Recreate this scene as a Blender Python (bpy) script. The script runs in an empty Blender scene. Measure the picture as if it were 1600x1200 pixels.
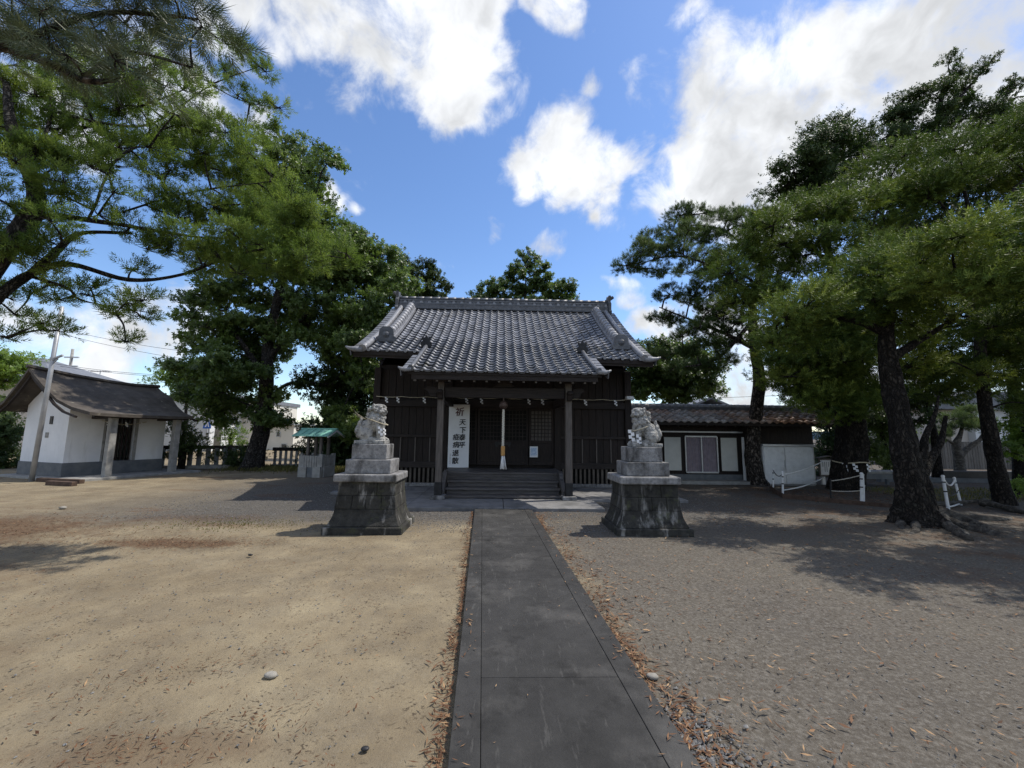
import bpy, bmesh, math, random
import numpy as np
from mathutils import Vector, Matrix, noise as mnoise
R = math.radians
random.seed(7); rng = np.random.default_rng(11)
scn = bpy.context.scene
COL = scn.collection

# ------------------------------------------------------------------ camera
EYE = 1.6; FPX = 640.0
psi, th, rho = R(1.8), math.atan(79.6 / FPX), 0.012
fw = np.array([math.sin(psi) * math.cos(th), math.cos(psi) * math.cos(th), math.sin(th)])
r0 = np.array([math.cos(psi), -math.sin(psi), 0.0]); u0 = np.cross(r0, fw)
rt = r0 * math.cos(rho) + u0 * math.sin(rho); up = u0 * math.cos(rho) - r0 * math.sin(rho)
cam = bpy.data.cameras.new('camera'); cam.sensor_width = 36; cam.lens = 36 * FPX / 1600
cam.clip_start = 0.05; cam.clip_end = 3000
camo = bpy.data.objects.new('camera', cam); COL.objects.link(camo)
m = Matrix((rt.tolist(), up.tolist(), (-fw).tolist())).transposed().to_4x4(); m.translation = (0, 0, EYE)
camo.matrix_world = m
scn.camera = camo
def ray(px, py): return fw + rt * ((px - 800) / FPX) + up * ((600 - py) / FPX)
def at(px, py, Y):
    d = ray(px, py); return np.array([0, 0, EYE]) + d * (Y / d[1])
def gp(px, py, z=0.0):
    d = ray(px, py); return np.array([0, 0, EYE]) + d * ((z - EYE) / d[2])

# ------------------------------------------------------------------ world and sun
SUN_EL, SUN_AZ = 58.0, 72.0          # azimuth clockwise from +Y
world = bpy.data.worlds.new('World'); scn.world = world; world.use_nodes = True
def build_world():
    nt = world.node_tree; nt.nodes.clear(); N = nt.nodes; L = nt.links
    out = N.new('ShaderNodeOutputWorld'); bg = N.new('ShaderNodeBackground'); bg.inputs[1].default_value = 0.1
    L.new(bg.outputs[0], out.inputs[0])
    sky = N.new('ShaderNodeTexSky'); sky.sky_type = 'NISHITA'; sky.sun_disc = False
    sky.sun_elevation = R(SUN_EL); sky.sun_rotation = R(SUN_AZ); sky.air_density = 1.0; sky.dust_density = 0.25; sky.ozone_density = 2.5
    hs = N.new('ShaderNodeHueSaturation'); hs.inputs['Saturation'].default_value = 1.12; hs.inputs['Value'].default_value = 2.0
    hs.inputs['Hue'].default_value = 0.505
    L.new(sky.outputs[0], hs.inputs['Color'])
    geo = N.new('ShaderNodeTexCoord'); D = geo.outputs['Generated']
    def math_(op, a, b=None, clamp=False):
        n = N.new('ShaderNodeMath'); n.operation = op; n.use_clamp = clamp
        for i, v in enumerate((a, b)):
            if v is None: continue
            if isinstance(v, (int, float)): n.inputs[i].default_value = v
            else: L.new(v, n.inputs[i])
        return n.outputs[0]
    def noise(scale, detail, rough, vec=D, col=False, dist=0.0):
        n = N.new('ShaderNodeTexNoise'); n.inputs['Scale'].default_value = scale; n.inputs['Detail'].default_value = detail
        n.inputs['Roughness'].default_value = rough; n.inputs['Distortion'].default_value = dist
        L.new(vec, n.inputs['Vector']); return n.outputs['Color' if col else 'Fac']
    def ms(v, a, b, c=0.0, d=1.0):
        n = N.new('ShaderNodeMapRange'); n.interpolation_type = 'SMOOTHSTEP'
        L.new(v, n.inputs[0])
        for i, x in enumerate((a, b, c, d)): n.inputs[i + 1].default_value = x
        return n.outputs[0]
    wn = noise(5.0, 3.0, 0.55, col=True)
    v1 = N.new('ShaderNodeVectorMath'); v1.operation = 'MULTIPLY_ADD'; L.new(wn, v1.inputs[0])
    v1.inputs[1].default_value = (0.20, 0.20, 0.20); L.new(D, v1.inputs[2])
    v2 = N.new('ShaderNodeVectorMath'); v2.operation = 'ADD'; L.new(v1.outputs[0], v2.inputs[0]); v2.inputs[1].default_value = (-0.10, -0.10, -0.10)
    W = v2.outputs[0]
    blobs = [  # cloud masses: pixel direction, radius, density
        (520, 15, 95, 1), (610, 40, 115, 1), (700, 35, 115, 1), (755, 20, 60, 1), (690, 125, 80, 1), (715, 172, 42, .9), (640, 90, 80, 1), (420, 5, 60, .9),
        (545, 125, 50, .62), (455, 120, 50, .5), (570, 170, 30, .45), (880, 5, 34, .8), (905, 35, 22, .6), (845, -15, 30, .7),
        (860, 250, 58, 1), (925, 285, 55, 1), (957, 305, 34, .9), (838, 235, 34, .9), (957, 340, 24, .7),
        (1130, 160, 80, 1), (1190, 190, 115, 1), (1270, 160, 120, 1), (1120, 250, 85, 1), (1210, 260, 120, 1), (1330, 120, 105, 1), (1395, 45, 60, .7),
        (1270, 60, 60, .85), (1500, 40, 110, .85), (1590, 20, 90, .85), (1450, 200, 110, 1), (1570, 170, 110, 1), (1350, 230, 120, 1), (1065, 295, 50, .9),
        (1000, 160, 45, .46), (1078, 35, 36, .52), (1085, 85, 26, .5), (990, 240, 30, .42), (905, 140, 22, .42),
        (985, 485, 28, .95), (1012, 515, 34, .95), (1052, 500, 30, .9), (973, 475, 20, .9), (1150, 600, 70, .9), (1130, 500, 60, .8), (1255, 605, 80, .9),
        (1450, 600, 140, .8), (1590, 610, 120, .8), (528, 322, 28, .95), (548, 340, 22, .9), (50, 525, 80, .75), (150, 545, 90, .85), (230, 525, 70, .85),
        (285, 500, 50, .8), (425, 205, 45, .6), (100, 180, 90, .75), (260, 150, 80, .7), (200, 90, 80, .7), (350, 60, 60, .6),
        (785, 365, 30, .58), (880, 390, 24, .62), (712, 455, 22, .7)]
    cov = None
    for px, py, rp, s in blobs:
        a = ray(px, py); a = a / np.linalg.norm(a); b = ray(px + rp * .7, py + rp * .7); b = b / np.linalg.norm(b)
        ang = float(np.linalg.norm(a - b))
        dn = N.new('ShaderNodeVectorMath'); dn.operation = 'DISTANCE'; L.new(W, dn.inputs[0]); dn.inputs[1].default_value = a.tolist()
        v = ms(dn.outputs['Value'], ang * 1.75, ang * 0.42, 0.0, s)
        cov = v if cov is None else math_('MAXIMUM', cov, v)
    # sky outside the frame: broken cumulus of the same kind
    base = noise(2.3, 2.0, 0.5); front = N.new('ShaderNodeVectorMath'); front.operation = 'DOT_PRODUCT'
    L.new(D, front.inputs[0]); front.inputs[1].default_value = fw.tolist()
    gen = math_('MULTIPLY', ms(base, 0.45, 0.6), ms(front.outputs['Value'], 0.62, 0.45))
    cov = math_('MAXIMUM', cov, gen)
    fb = noise(8.5, 11.0, 0.64, dist=0.3)
    dens = math_('ADD', cov, math_('MULTIPLY', math_('SUBTRACT', fb, 0.5), 2.1))
    alpha = ms(dens, 0.26, 0.98)
    # soft grey undersides / bright billows
    sh = noise(6.0, 5.0, 0.55, vec=W)
    core = ms(dens, 0.75, 1.35)
    lum = math_('ADD', 0.84, math_('MULTIPLY', ms(sh, 0.36, 0.64), 0.42))
    lum = math_('SUBTRACT', lum, math_('MULTIPLY', core, 0.10))
    cc = N.new('ShaderNodeMix'); cc.data_type = 'RGBA'; L.new(lum, cc.inputs['Factor'])
    cc.inputs['A'].default_value = (0, 0, 0, 1); cc.inputs['B'].default_value = (8.6, 8.8, 9.1, 1)
    cc.clamp_factor = False
    mx = N.new('ShaderNodeMix'); mx.data_type = 'RGBA'; L.new(alpha, mx.inputs['Factor'])
    L.new(hs.outputs[0], mx.inputs['A']); L.new(cc.outputs['Result'], mx.inputs['B'])
    L.new(mx.outputs['Result'], bg.inputs[0])
build_world()
sl = bpy.data.lights.new('sun', 'SUN'); sl.energy = 4.8; sl.angle = R(0.53); sl.color = (1.0, 0.94, 0.84)
so = bpy.data.objects.new('sun', sl); COL.objects.link(so)
sd = Vector((math.sin(R(SUN_AZ)) * math.cos(R(SUN_EL)), math.cos(R(SUN_AZ)) * math.cos(R(SUN_EL)), math.sin(R(SUN_EL))))
so.rotation_euler = sd.to_track_quat('Z', 'Y').to_euler(); so.location = sd * 60
scn.view_settings.view_transform = 'Standard'; scn.view_settings.look = 'None'
scn.view_settings.exposure = 0.0; scn.view_settings.gamma = 1.0; scn.view_settings.use_curve_mapping = False
scn.render.engine = 'CYCLES'
cy = scn.cycles; cy.max_bounces = 7; cy.diffuse_bounces = 4; cy.glossy_bounces = 3; cy.transmission_bounces = 4; cy.transparent_max_bounces = 6
cy.use_denoising = True; cy.denoiser = 'OPENIMAGEDENOISE'; cy.denoising_prefilter = 'NONE'; cy.denoising_input_passes = 'RGB_ALBEDO_NORMAL'; cy.caustics_reflective = False; cy.caustics_refractive = False

# ------------------------------------------------------------------ materials
def ramp(N, stops):
    r = N.new('ShaderNodeValToRGB'); e = r.color_ramp.elements
    while len(e) < len(stops): e.new(0.5)
    for el, (p, c) in zip(e, stops): el.position = p; el.color = (*c, 1)
    return r
def mat(name, stops, scale=6, detail=6, rough=.8, bump=.2, bscale=None, stretch=(1, 1, 1), spec=.3, rand=0.0, blotch=None, attr=None, metal=0.0, local=False, bdist=.02, nrough=.6, plates=None):
    """noise-driven colour in world position; blotch=(scale, colour, lo, hi) lays stains over it"""
    mt = bpy.data.materials.new(name); mt.use_nodes = True; nt = mt.node_tree; N = nt.nodes; L = nt.links
    b = N['Principled BSDF']; b.inputs['Roughness'].default_value = rough; b.inputs['Specular IOR Level'].default_value = spec; b.inputs['Metallic'].default_value = metal
    if local: src = N.new('ShaderNodeTexCoord').outputs['Object']
    else: src = N.new('ShaderNodeNewGeometry').outputs['Position']
    mp = N.new('ShaderNodeMapping'); mp.inputs['Scale'].default_value = stretch; L.new(src, mp.inputs[0]); P = mp.outputs[0]
    n1 = N.new('ShaderNodeTexNoise'); n1.inputs['Scale'].default_value = scale; n1.inputs['Detail'].default_value = detail; n1.inputs['Roughness'].default_value = nrough
    L.new(P, n1.inputs['Vector']); r = ramp(N, stops); L.new(n1.outputs['Fac'], r.inputs[0]); c = r.outputs[0]
    for bl in (blotch or []):
        sc, colr, lo, hi = bl[:4]
        n2 = N.new('ShaderNodeTexNoise'); n2.inputs['Scale'].default_value = sc; n2.inputs['Detail'].default_value = 5; n2.inputs['Roughness'].default_value = .62
        if len(bl) > 4:
            m2 = N.new('ShaderNodeMapping'); m2.inputs['Scale'].default_value = bl[4]; L.new(src, m2.inputs[0]); L.new(m2.outputs[0], n2.inputs['Vector'])
        else: L.new(src, n2.inputs['Vector'])
        mr = N.new('ShaderNodeMapRange'); mr.inputs[1].default_value = lo; mr.inputs[2].default_value = hi; L.new(n2.outputs['Fac'], mr.inputs[0])
        mx = N.new('ShaderNodeMix'); mx.data_type = 'RGBA'; L.new(mr.outputs[0], mx.inputs['Factor']); L.new(c, mx.inputs['A']); mx.inputs['B'].default_value = (*colr, 1); c = mx.outputs['Result']
    if rand:
        oi = N.new('ShaderNodeObjectInfo'); mr = N.new('ShaderNodeMapRange'); mr.inputs[3].default_value = 1 - rand; mr.inputs[4].default_value = 1 + rand
        L.new(oi.outputs['Random'], mr.inputs[0]); h = N.new('ShaderNodeHueSaturation'); L.new(mr.outputs[0], h.inputs['Value']); L.new(c, h.inputs['Color']); c = h.outputs[0]
    if attr:
        a = N.new('ShaderNodeAttribute'); a.attribute_name = attr; mr = N.new('ShaderNodeMapRange'); mr.inputs[3].default_value = .72; mr.inputs[4].default_value = 1.28
        L.new(a.outputs['Fac'], mr.inputs[0]); h = N.new('ShaderNodeHueSaturation'); L.new(mr.outputs[0], h.inputs['Value']); L.new(c, h.inputs['Color']); c = h.outputs[0]
    pl_ = None
    if plates:
        wp = N.new('ShaderNodeTexNoise'); wp.inputs['Scale'].default_value = 5; wp.inputs['Detail'].default_value = 4; L.new(src, wp.inputs['Vector'])
        ad = N.new('ShaderNodeVectorMath'); ad.operation = 'MULTIPLY_ADD'; L.new(wp.outputs['Color'], ad.inputs[0]); ad.inputs[1].default_value = (.22, .22, .3); L.new(src, ad.inputs[2])
        m3 = N.new('ShaderNodeMapping'); m3.inputs['Scale'].default_value = plates; L.new(ad.outputs[0], m3.inputs[0])
        vo = N.new('ShaderNodeTexVoronoi'); vo.feature = 'DISTANCE_TO_EDGE'; vo.inputs['Scale'].default_value = 1; L.new(m3.outputs[0], vo.inputs['Vector'])
        pm = N.new('ShaderNodeMapRange'); pm.inputs[1].default_value = .0; pm.inputs[2].default_value = .26; L.new(vo.outputs['Distance'], pm.inputs[0]); pl_ = pm.outputs[0]
        mx = N.new('ShaderNodeMix'); mx.data_type = 'RGBA'; L.new(pl_, mx.inputs['Factor']); mx.inputs['A'].default_value = (.012, .01, .009, 1); L.new(c, mx.inputs['B']); c = mx.outputs['Result']
    L.new(c, b.inputs['Base Color'])
    if bump:
        n3 = N.new('ShaderNodeTexNoise'); n3.inputs['Scale'].default_value = bscale or scale * 3; n3.inputs['Detail'].default_value = 8; n3.inputs['Roughness'].default_value = .65; L.new(P, n3.inputs['Vector'])
        bp = N.new('ShaderNodeBump'); bp.inputs['Strength'].default_value = bump; bp.inputs['Distance'].default_value = bdist; hh_ = n3.outputs['Fac']
        if pl_ is not None:
            am = N.new('ShaderNodeMath'); am.operation = 'MULTIPLY_ADD'; L.new(pl_, am.inputs[0]); am.inputs[1].default_value = .9; L.new(hh_, am.inputs[2]); hh_ = am.outputs[0]
        L.new(hh_, bp.inputs['Height']); L.new(bp.outputs[0], b.inputs['Normal'])
    return mt
def leafmat(name, lo, mid, hi, trans=.35, rough=.5, spec=.35):
    mt = bpy.data.materials.new(name); mt.use_nodes = True; nt = mt.node_tree; N = nt.nodes; L = nt.links
    b = N['Principled BSDF']; o = N['Material Output']; b.inputs['Roughness'].default_value = rough; b.inputs['Specular IOR Level'].default_value = spec
    a = N.new('ShaderNodeAttribute'); a.attribute_name = 'tint'
    r = ramp(N, [(0, lo), (.5, mid), (1, hi)]); L.new(a.outputs['Fac'], r.inputs[0]); L.new(r.outputs[0], b.inputs['Base Color'])
    t = N.new('ShaderNodeBsdfTranslucent'); h = N.new('ShaderNodeHueSaturation'); h.inputs['Value'].default_value = 1.9; h.inputs['Saturation'].default_value = 1.1; h.inputs['Hue'].default_value = .492
    L.new(r.outputs[0], h.inputs['Color']); L.new(h.outputs[0], t.inputs['Color'])
    mx = N.new('ShaderNodeMixShader'); mx.inputs[0].default_value = trans; L.new(b.outputs[0], mx.inputs[1]); L.new(t.outputs[0], mx.inputs[2]); L.new(mx.outputs[0], o.inputs['Surface'])
    return mt
def g3(v, t=(1, 1, 1)): return (v * t[0], v * t[1], v * t[2])
MT = dict(
    wood=mat('dark_wood', [(.3, (.011, .008, .007)), (.7, (.03, .021, .018))], 5, 8, .7, .35, 20, (6, 6, .6), rand=.2),
    woodh=mat('dark_wood_beam', [(.3, (.014, .011, .010)), (.7, (.04, .031, .028))], 5, 8, .7, .35, 20, (.6, 6, 6), rand=.15),
    woodgrey=mat('weathered_post_wood', [(.3, (.07, .06, .055)), (.7, (.16, .14, .125))], 6, 8, .75, .4, 22, (6, 6, .5)),
    woodstep=mat('weathered_step_wood', [(.3, (.05, .045, .045)), (.7, (.13, .12, .118))], 6, 8, .5, .3, 22, (.5, 6, 6), rand=.12),
    lattice=mat('lattice_wood', [(.3, (.06, .05, .042)), (.7, (.13, .11, .09))], 9, 6, .75, .3),
    tile=mat('glazed_roof_tile', [(.3, (.092, .099, .118)), (.7, (.205, .217, .25))], 9, 5, .5, .12, 40, spec=.5, rand=.2, attr=None, blotch=[(2.2, (.09, .085, .08), .55, .72), (1.1, (.2, .2, .19), .6, .75), (3.0, (.06, .065, .05), .58, .74, (1, .18, .18))]),
    tilestuff=mat('glazed_roof_tile_far', [(.3, (.092, .099, .118)), (.7, (.205, .217, .25))], 9, 5, .5, .12, 40, spec=.5, attr='tint', blotch=[(2.2, (.1, .095, .09), .58, .72)]),
    tiledark=mat('dark_ridge_tile', [(.3, (.05, .053, .06)), (.7, (.13, .135, .15))], 8, 5, .42, .25, 30, spec=.5),
    tilelight=mat('pale_ridge_tile', [(.3, (.15, .155, .17)), (.7, (.3, .305, .33))], 8, 5, .4, .2, 30, spec=.5),
    tilered=mat('weathered_brown_tile', [(.3, (.17, .155, .15)), (.7, (.34, .32, .31))], 7, 5, .5, .15, 30, rand=.35, blotch=[(.55, (.27, .155, .10), .45, .62)]),
    granite=mat('weathered_granite', [(.3, (.13, .128, .13)), (.7, (.31, .305, .305))], 18, 8, .85, .4, 60, rand=.08, blotch=[(3.6, (.04, .038, .036), .47, .66, (1, 1, .4)), (40, (.4, .39, .38), .62, .75)]),
    mossy=mat('black_mossy_granite', [(.3, (.014, .014, .013)), (.72, (.055, .053, .048))], 9, 9, .9, .6, 40, rand=.15, blotch=[(5.5, (.30, .29, .275), .55, .72, (1, 1, .28)), (7, (.06, .065, .035), .55, .75)]),
    statue=mat('carved_stone', [(.3, (.22, .215, .205)), (.7, (.42, .41, .39))], 14, 8, .9, .6, 50, blotch=[(9, (.07, .07, .066), .5, .7), (22, (.06, .058, .055), .56, .7)]),
    concrete=mat('pale_concrete', [(.3, (.2, .195, .185)), (.7, (.33, .325, .31))], 5, 8, .9, .25, 50, blotch=[(2, (.12, .115, .11), .55, .75)]),
    path=mat('dark_concrete_path', [(.3, (.021, .0205, .020)), (.7, (.046, .045, .044))], 3.5, 10, .8, .35, 90, rand=.13, blotch=[(1.5, (.115, .11, .103), .52, .85), (30, (.1, .097, .092), .6, .8, (1, .14, 1)), (5, (.014, .0135, .013), .55, .75), (60, (.03, .03, .03), .62, .78)], nrough=.7),
    platform=mat('stone_platform', [(.3, (.14, .14, .145)), (.7, (.23, .225, .225))], 4, 9, .75, .25, 60, blotch=[(1.5, (.1, .1, .1), .5, .7)]),
    plaster=mat('white_plaster', [(.3, (.66, .67, .69)), (.7, (.8, .8, .81))], 1.2, 6, .9, .12, 25, blotch=[(1.1, (.58, .58, .58), .55, .8, (1, 1, .4)), (5, (.42, .42, .41), .56, .85, (1, 1, .1))]),
    plinthgrey=mat('dark_mortar_plinth', [(.3, (.1, .11, .12)), (.7, (.17, .175, .18))], 4, 6, .9, .2, 40),
    barkroof=mat('brown_metal_roof', [(.3, (.045, .038, .032)), (.7, (.10, .086, .073))], 3, 8, .8, .3, 25, blotch=[(5, (.2, .18, .14), .6, .72)]),
    white=mat('white_paint', [(.3, (.62, .62, .62)), (.7, (.76, .76, .76))], 8, 5, .55, .1, blotch=[(4, (.45, .44, .42), .55, .8), (11, (.3, .24, .19), .68, .8)]),
    cream=mat('cream_panel', [(.3, (.5, .49, .45)), (.7, (.58, .57, .53))], 3, 4, .6, .08),
    curtain=mat('mauve_curtain', [(.3, (.2, .165, .19)), (.7, (.27, .225, .25))], 7, 5, .9, .1),
    alu=mat('aluminium', [(.3, (.42, .42, .43)), (.7, (.52, .52, .53))], 8, 3, .4, .05, metal=.6),
    steel=mat('galvanised_pole', [(.3, (.3, .31, .33)), (.7, (.44, .45, .47))], 3, 6, .45, .08, metal=.3),
    green=mat('verdigris_copper', [(.3, (.16, .38, .32)), (.7, (.24, .46, .39))], 5, 6, .6, .1),
    paper=mat('white_paper', [(.3, (.72, .73, .75)), (.7, (.8, .81, .83))], 3, 3, .9, .03),
    ink=mat('black_ink', [(.3, (.012, .012, .016)), (.7, (.02, .02, .026))], 5, 2, .8, 0),
    inkred=mat('dark_red_ink', [(.3, (.07, .02, .025)), (.7, (.1, .03, .035))], 5, 2, .8, 0),
    blueprint=mat('pale_blue_print', [(.3, (.3, .42, .6)), (.7, (.62, .7, .8))], 30, 2, .8, 0),
    straw=mat('straw_rope', [(.3, (.42, .37, .26)), (.7, (.6, .54, .42))], 30, 4, .9, .4, 60),
    rope=mat('pale_cotton_rope', [(.3, (.5, .47, .4)), (.7, (.68, .65, .58))], 30, 4, .9, .4, 60),
    handle=mat('orange_wood', [(.3, (.42, .22, .07)), (.7, (.58, .33, .12))], 10, 4, .6, .1),
    bell=mat('tarnished_bell', [(.3, (.05, .035, .03)), (.7, (.12, .08, .065))], 9, 5, .45, .1, metal=.5),
    iron=mat('black_iron', [(.3, (.012, .012, .013)), (.7, (.03, .03, .032))], 12, 4, .5, .15),
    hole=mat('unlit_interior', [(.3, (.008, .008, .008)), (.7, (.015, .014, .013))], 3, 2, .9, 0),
    bark=mat('rough_bark', [(.36, (.012, .009, .008)), (.5, (.045, .037, .031)), (.68, (.11, .095, .08))], 13, 10, .95, 1.0, 20, (1, 1, .4), bdist=.08, nrough=.7, plates=(17, 17, 5), blotch=[(3, (.07, .072, .055), .6, .75)]),
    barkgrey=mat('grey_bark', [(.34, (.03, .026, .024)), (.5, (.08, .072, .066)), (.68, (.16, .148, .135))], 12, 10, .95, 1.0, 20, (1, 1, .4), bdist=.06, nrough=.7, plates=(20, 20, 7), blotch=[(3, (.045, .05, .03), .58, .72)]),
    barkpine=mat('plated_pine_bark', [(.38, (.03, .024, .02)), (.5, (.12, .1, .085)), (.66, (.26, .22, .19))], 13, 8, .95, 1.0, 12, (1, 1, .5), bdist=.06, plates=(13, 13, 5)),
    root=mat('weathered_root', [(.32, (.025, .022, .02)), (.5, (.075, .068, .06)), (.68, (.17, .158, .14))], 11, 10, .95, 1.0, 22, (.5, 1, 1), bdist=.06, nrough=.7),
    edging=mat('rotting_board', [(.3, (.05, .033, .025)), (.7, (.12, .08, .06))], 7, 7, .9, .4, 25),
    house=mat('cream_render', [(.3, (.6, .57, .5)), (.7, (.68, .65, .58))], 1, 4, .9, .05),
    house2=mat('white_siding', [(.3, (.6, .61, .62)), (.7, (.68, .69, .7))], 1, 4, .9, .05),
    housepink=mat('beige_render', [(.3, (.5, .45, .4)), (.7, (.56, .51, .46))], 1, 4, .9, .05),
    slate=mat('grey_slate_roof', [(.3, (.12, .13, .15)), (.7, (.2, .21, .23))], 3, 6, .6, .2, 20),
    fencewood=mat('brown_slat', [(.3, (.085, .078, .07)), (.7, (.16, .148, .135))], 6, 6, .85, .2, 20, (4, 4, .5), rand=.2),
    glass=mat('dark_window_glass', [(.3, (.03, .035, .04)), (.7, (.05, .055, .06))], 2, 2, .12, 0, spec=.6),
    blue=mat('blue_enamel', [(.3, (.02, .1, .4)), (.7, (.03, .13, .46))], 2, 2, .4, 0),
    asphalt=mat('asphalt', [(.3, (.05, .05, .052)), (.7, (.085, .085, .086))], 6, 8, .9, .2, 60),
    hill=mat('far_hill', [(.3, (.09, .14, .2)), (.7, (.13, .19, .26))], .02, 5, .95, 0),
    pebble=mat('gravel_stone', [(.3, (.08, .08, .082)), (.7, (.22, .215, .205))], 25, 4, .8, .1, attr='tint'),
    pale=mat('pale_stone', [(.3, (.2, .185, .16)), (.7, (.32, .3, .265))], 20, 5, .85, .3),
    L_pod=leafmat('podocarpus_leaf', (.055, .095, .02), (.1, .15, .035), (.18, .225, .055), .45, .58, .2),
    L_pod2=leafmat('broad_podocarpus_leaf', (.034, .064, .014), (.085, .13, .026), (.23, .28, .056), .15, .62, .16),
    L_brd=leafmat('camphor_leaf', (.045, .075, .02), (.075, .12, .03), (.13, .18, .048), .38, .45, .4),
    L_drk=leafmat('dark_evergreen_leaf', (.02, .04, .014), (.04, .066, .02), (.07, .10, .03), .25, .58, .2),
    L_pin=leafmat('pine_needle', (.035, .06, .02), (.065, .1, .03), (.12, .16, .05), .25, .6, .18),
    L_near=leafmat('near_pine_needle', (.035, .05, .022), (.06, .085, .036), (.12, .14, .07), .15, .45, .4),
    L_lgt=leafmat('light_shrub_leaf', (.07, .12, .02), (.12, .19, .035), (.18, .26, .06), .4),
    L_dead=leafmat('fallen_leaf', (.06, .03, .016), (.15, .075, .04), (.4, .26, .14), .05, .7, .2),
    L_grass=leafmat('dry_grass', (.06, .07, .02), (.11, .11, .035), (.2, .17, .07), .3, .6, .2),
)

# ------------------------------------------------------------------ mesh helpers
class MB:
    def __init__(s): s.v = []; s.f = []
    def add(s, vs, fs):
        o = len(s.v); s.v += [tuple(map(float, p)) for p in vs]; s.f += [tuple(i + o for i in f) for f in fs]; return s
    def box(s, c, d, rz=0, mtx=None, taper=1.0):
        x, y, z = d[0] / 2, d[1] / 2, d[2] / 2; t = taper
        vs = [(-x, -y, -z), (x, -y, -z), (x, y, -z), (-x, y, -z), (-x * t, -y * t, z), (x * t, -y * t, z), (x * t, y * t, z), (-x * t, y * t, z)]
        M_ = Matrix.Translation(c) @ (mtx if mtx is not None else Matrix.Rotation(rz, 4, 'Z'))
        return s.add([M_ @ Vector(p) for p in vs], [(0, 3, 2, 1), (4, 5, 6, 7), (0, 1, 5, 4), (1, 2, 6, 5), (2, 3, 7, 6), (3, 0, 4, 7)])
    def b(s, x0, x1, y0, y1, z0, z1): return s.box(((x0 + x1) / 2, (y0 + y1) / 2, (z0 + z1) / 2), (x1 - x0, y1 - y0, z1 - z0))
    def beam(s, a, b, w, h, upv=(0, 0, 1)):
        a = Vector(a); b = Vector(b); d = (b - a); l = d.length; d.normalize(); sx = d.cross(Vector(upv)).normalized(); uz = sx.cross(d)
        M_ = Matrix((sx, d, uz)).transposed().to_4x4(); return s.box((a + b) / 2, (w, l, h), mtx=M_)
    def prism(s, poly, y0, y1, ax='y'):
        n = len(poly)
        if ax == 'y': v = [(p[0], y0, p[1]) for p in poly] + [(p[0], y1, p[1]) for p in poly]
        elif ax == 'x': v = [(y0, p[0], p[1]) for p in poly] + [(y1, p[0], p[1]) for p in poly]
        else: v = [(p[0], p[1], y0) for p in poly] + [(p[0], p[1], y1) for p in poly]
        return s.add(v, [tuple(range(n)), tuple(range(2 * n - 1, n - 1, -1))] + [(i, i + n, (i + 1) % n + n, (i + 1) % n) for i in range(n)])
    def tube(s, pts, rad, n=8, cap=True, rough=0.0, seed=0, lobes=None):
        P = [Vector(p) for p in pts]; k = len(P)
        if not hasattr(rad, '__len__'): rad = [rad] * k
        T = [(P[min(i + 1, k - 1)] - P[max(i - 1, 0)]).normalized() for i in range(k)]
        a = T[0].orthogonal().normalized(); vs = []
        for i in range(k):
            a = (a - T[i] * a.dot(T[i]))
            a = a.normalized() if a.length > 1e-6 else T[i].orthogonal().normalized()
            b = T[i].cross(a)
            for j in range(n):
                t = 2 * math.pi * j / n; r = rad[i]
                d = a * math.cos(t) + b * math.sin(t)
                if lobes: r *= lobes(i / (k - 1), d)
                if rough:
                    q = P[i] + d * r
                    r *= 1 + rough * mnoise.noise(Vector((q.x * 2.6 + seed, q.y * 2.6, q.z * .9))) + rough * .6 * mnoise.noise(Vector((q.x * 8 + seed, q.y * 8, q.z * 2.4))) - rough * .8 * abs(mnoise.noise(Vector((q.x * 17 + seed, q.y * 17, q.z * 3.2))))
                vs.append(P[i] + d * r)
        fs = [(i * n + j, i * n + (j + 1) % n, (i + 1) * n + (j + 1) % n, (i + 1) * n + j) for i in range(k - 1) for j in range(n)]
        if cap: fs += [tuple(range(n - 1, -1, -1)), tuple((k - 1) * n + j for j in range(n))]
        return s.add(vs, fs)
    def cyl(s, a, b, r, n=12, r2=None): return s.tube([a, b], [r, r if r2 is None else r2], n)
    def lathe(s, c, prof, n=16):
        return s.tube([(c[0], c[1], c[2] + z) for r, z in prof], [max(r, 1e-4) for r, z in prof], n)
    def ball(s, c, r, n=10, m_=None):
        if not hasattr(r, '__len__'): r = (r, r, r)
        vs = []; fs = []; k = max(4, n // 2)
        for i in range(k + 1):
            ph = math.pi * i / k
            for j in range(n):
                t = 2 * math.pi * j / n; p = Vector((r[0] * math.sin(ph) * math.cos(t), r[1] * math.sin(ph) * math.sin(t), r[2] * math.cos(ph)))
                if m_ is not None: p = m_ @ p
                vs.append(p + Vector(c))
        for i in range(k):
            for j in range(n): fs.append((i * n + j, (i + 1) * n + j, (i + 1) * n + (j + 1) % n, i * n + (j + 1) % n))
        return s.add(vs, fs)
    def mesh(s, name):
        me = bpy.data.meshes.new(name); me.from_pydata(s.v, [], s.f); me.update(); return me
def props(o, label=None, cat=None, group=None, kind=None):
    if label: o['label'] = label
    if cat: o['category'] = cat
    if group: o['group'] = group
    if kind: o['kind'] = kind
    return o
def link(name, me, m_, parent=None, smooth=False, loc=None):
    o = bpy.data.objects.new(name, me); COL.objects.link(o)
    if m_ is not None and not me.materials: me.materials.append(m_)
    if smooth: me.polygons.foreach_set('use_smooth', [True] * len(me.polygons))
    if loc is not None: o.location = loc
    if parent is not None: o.parent = parent
    return o
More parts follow.
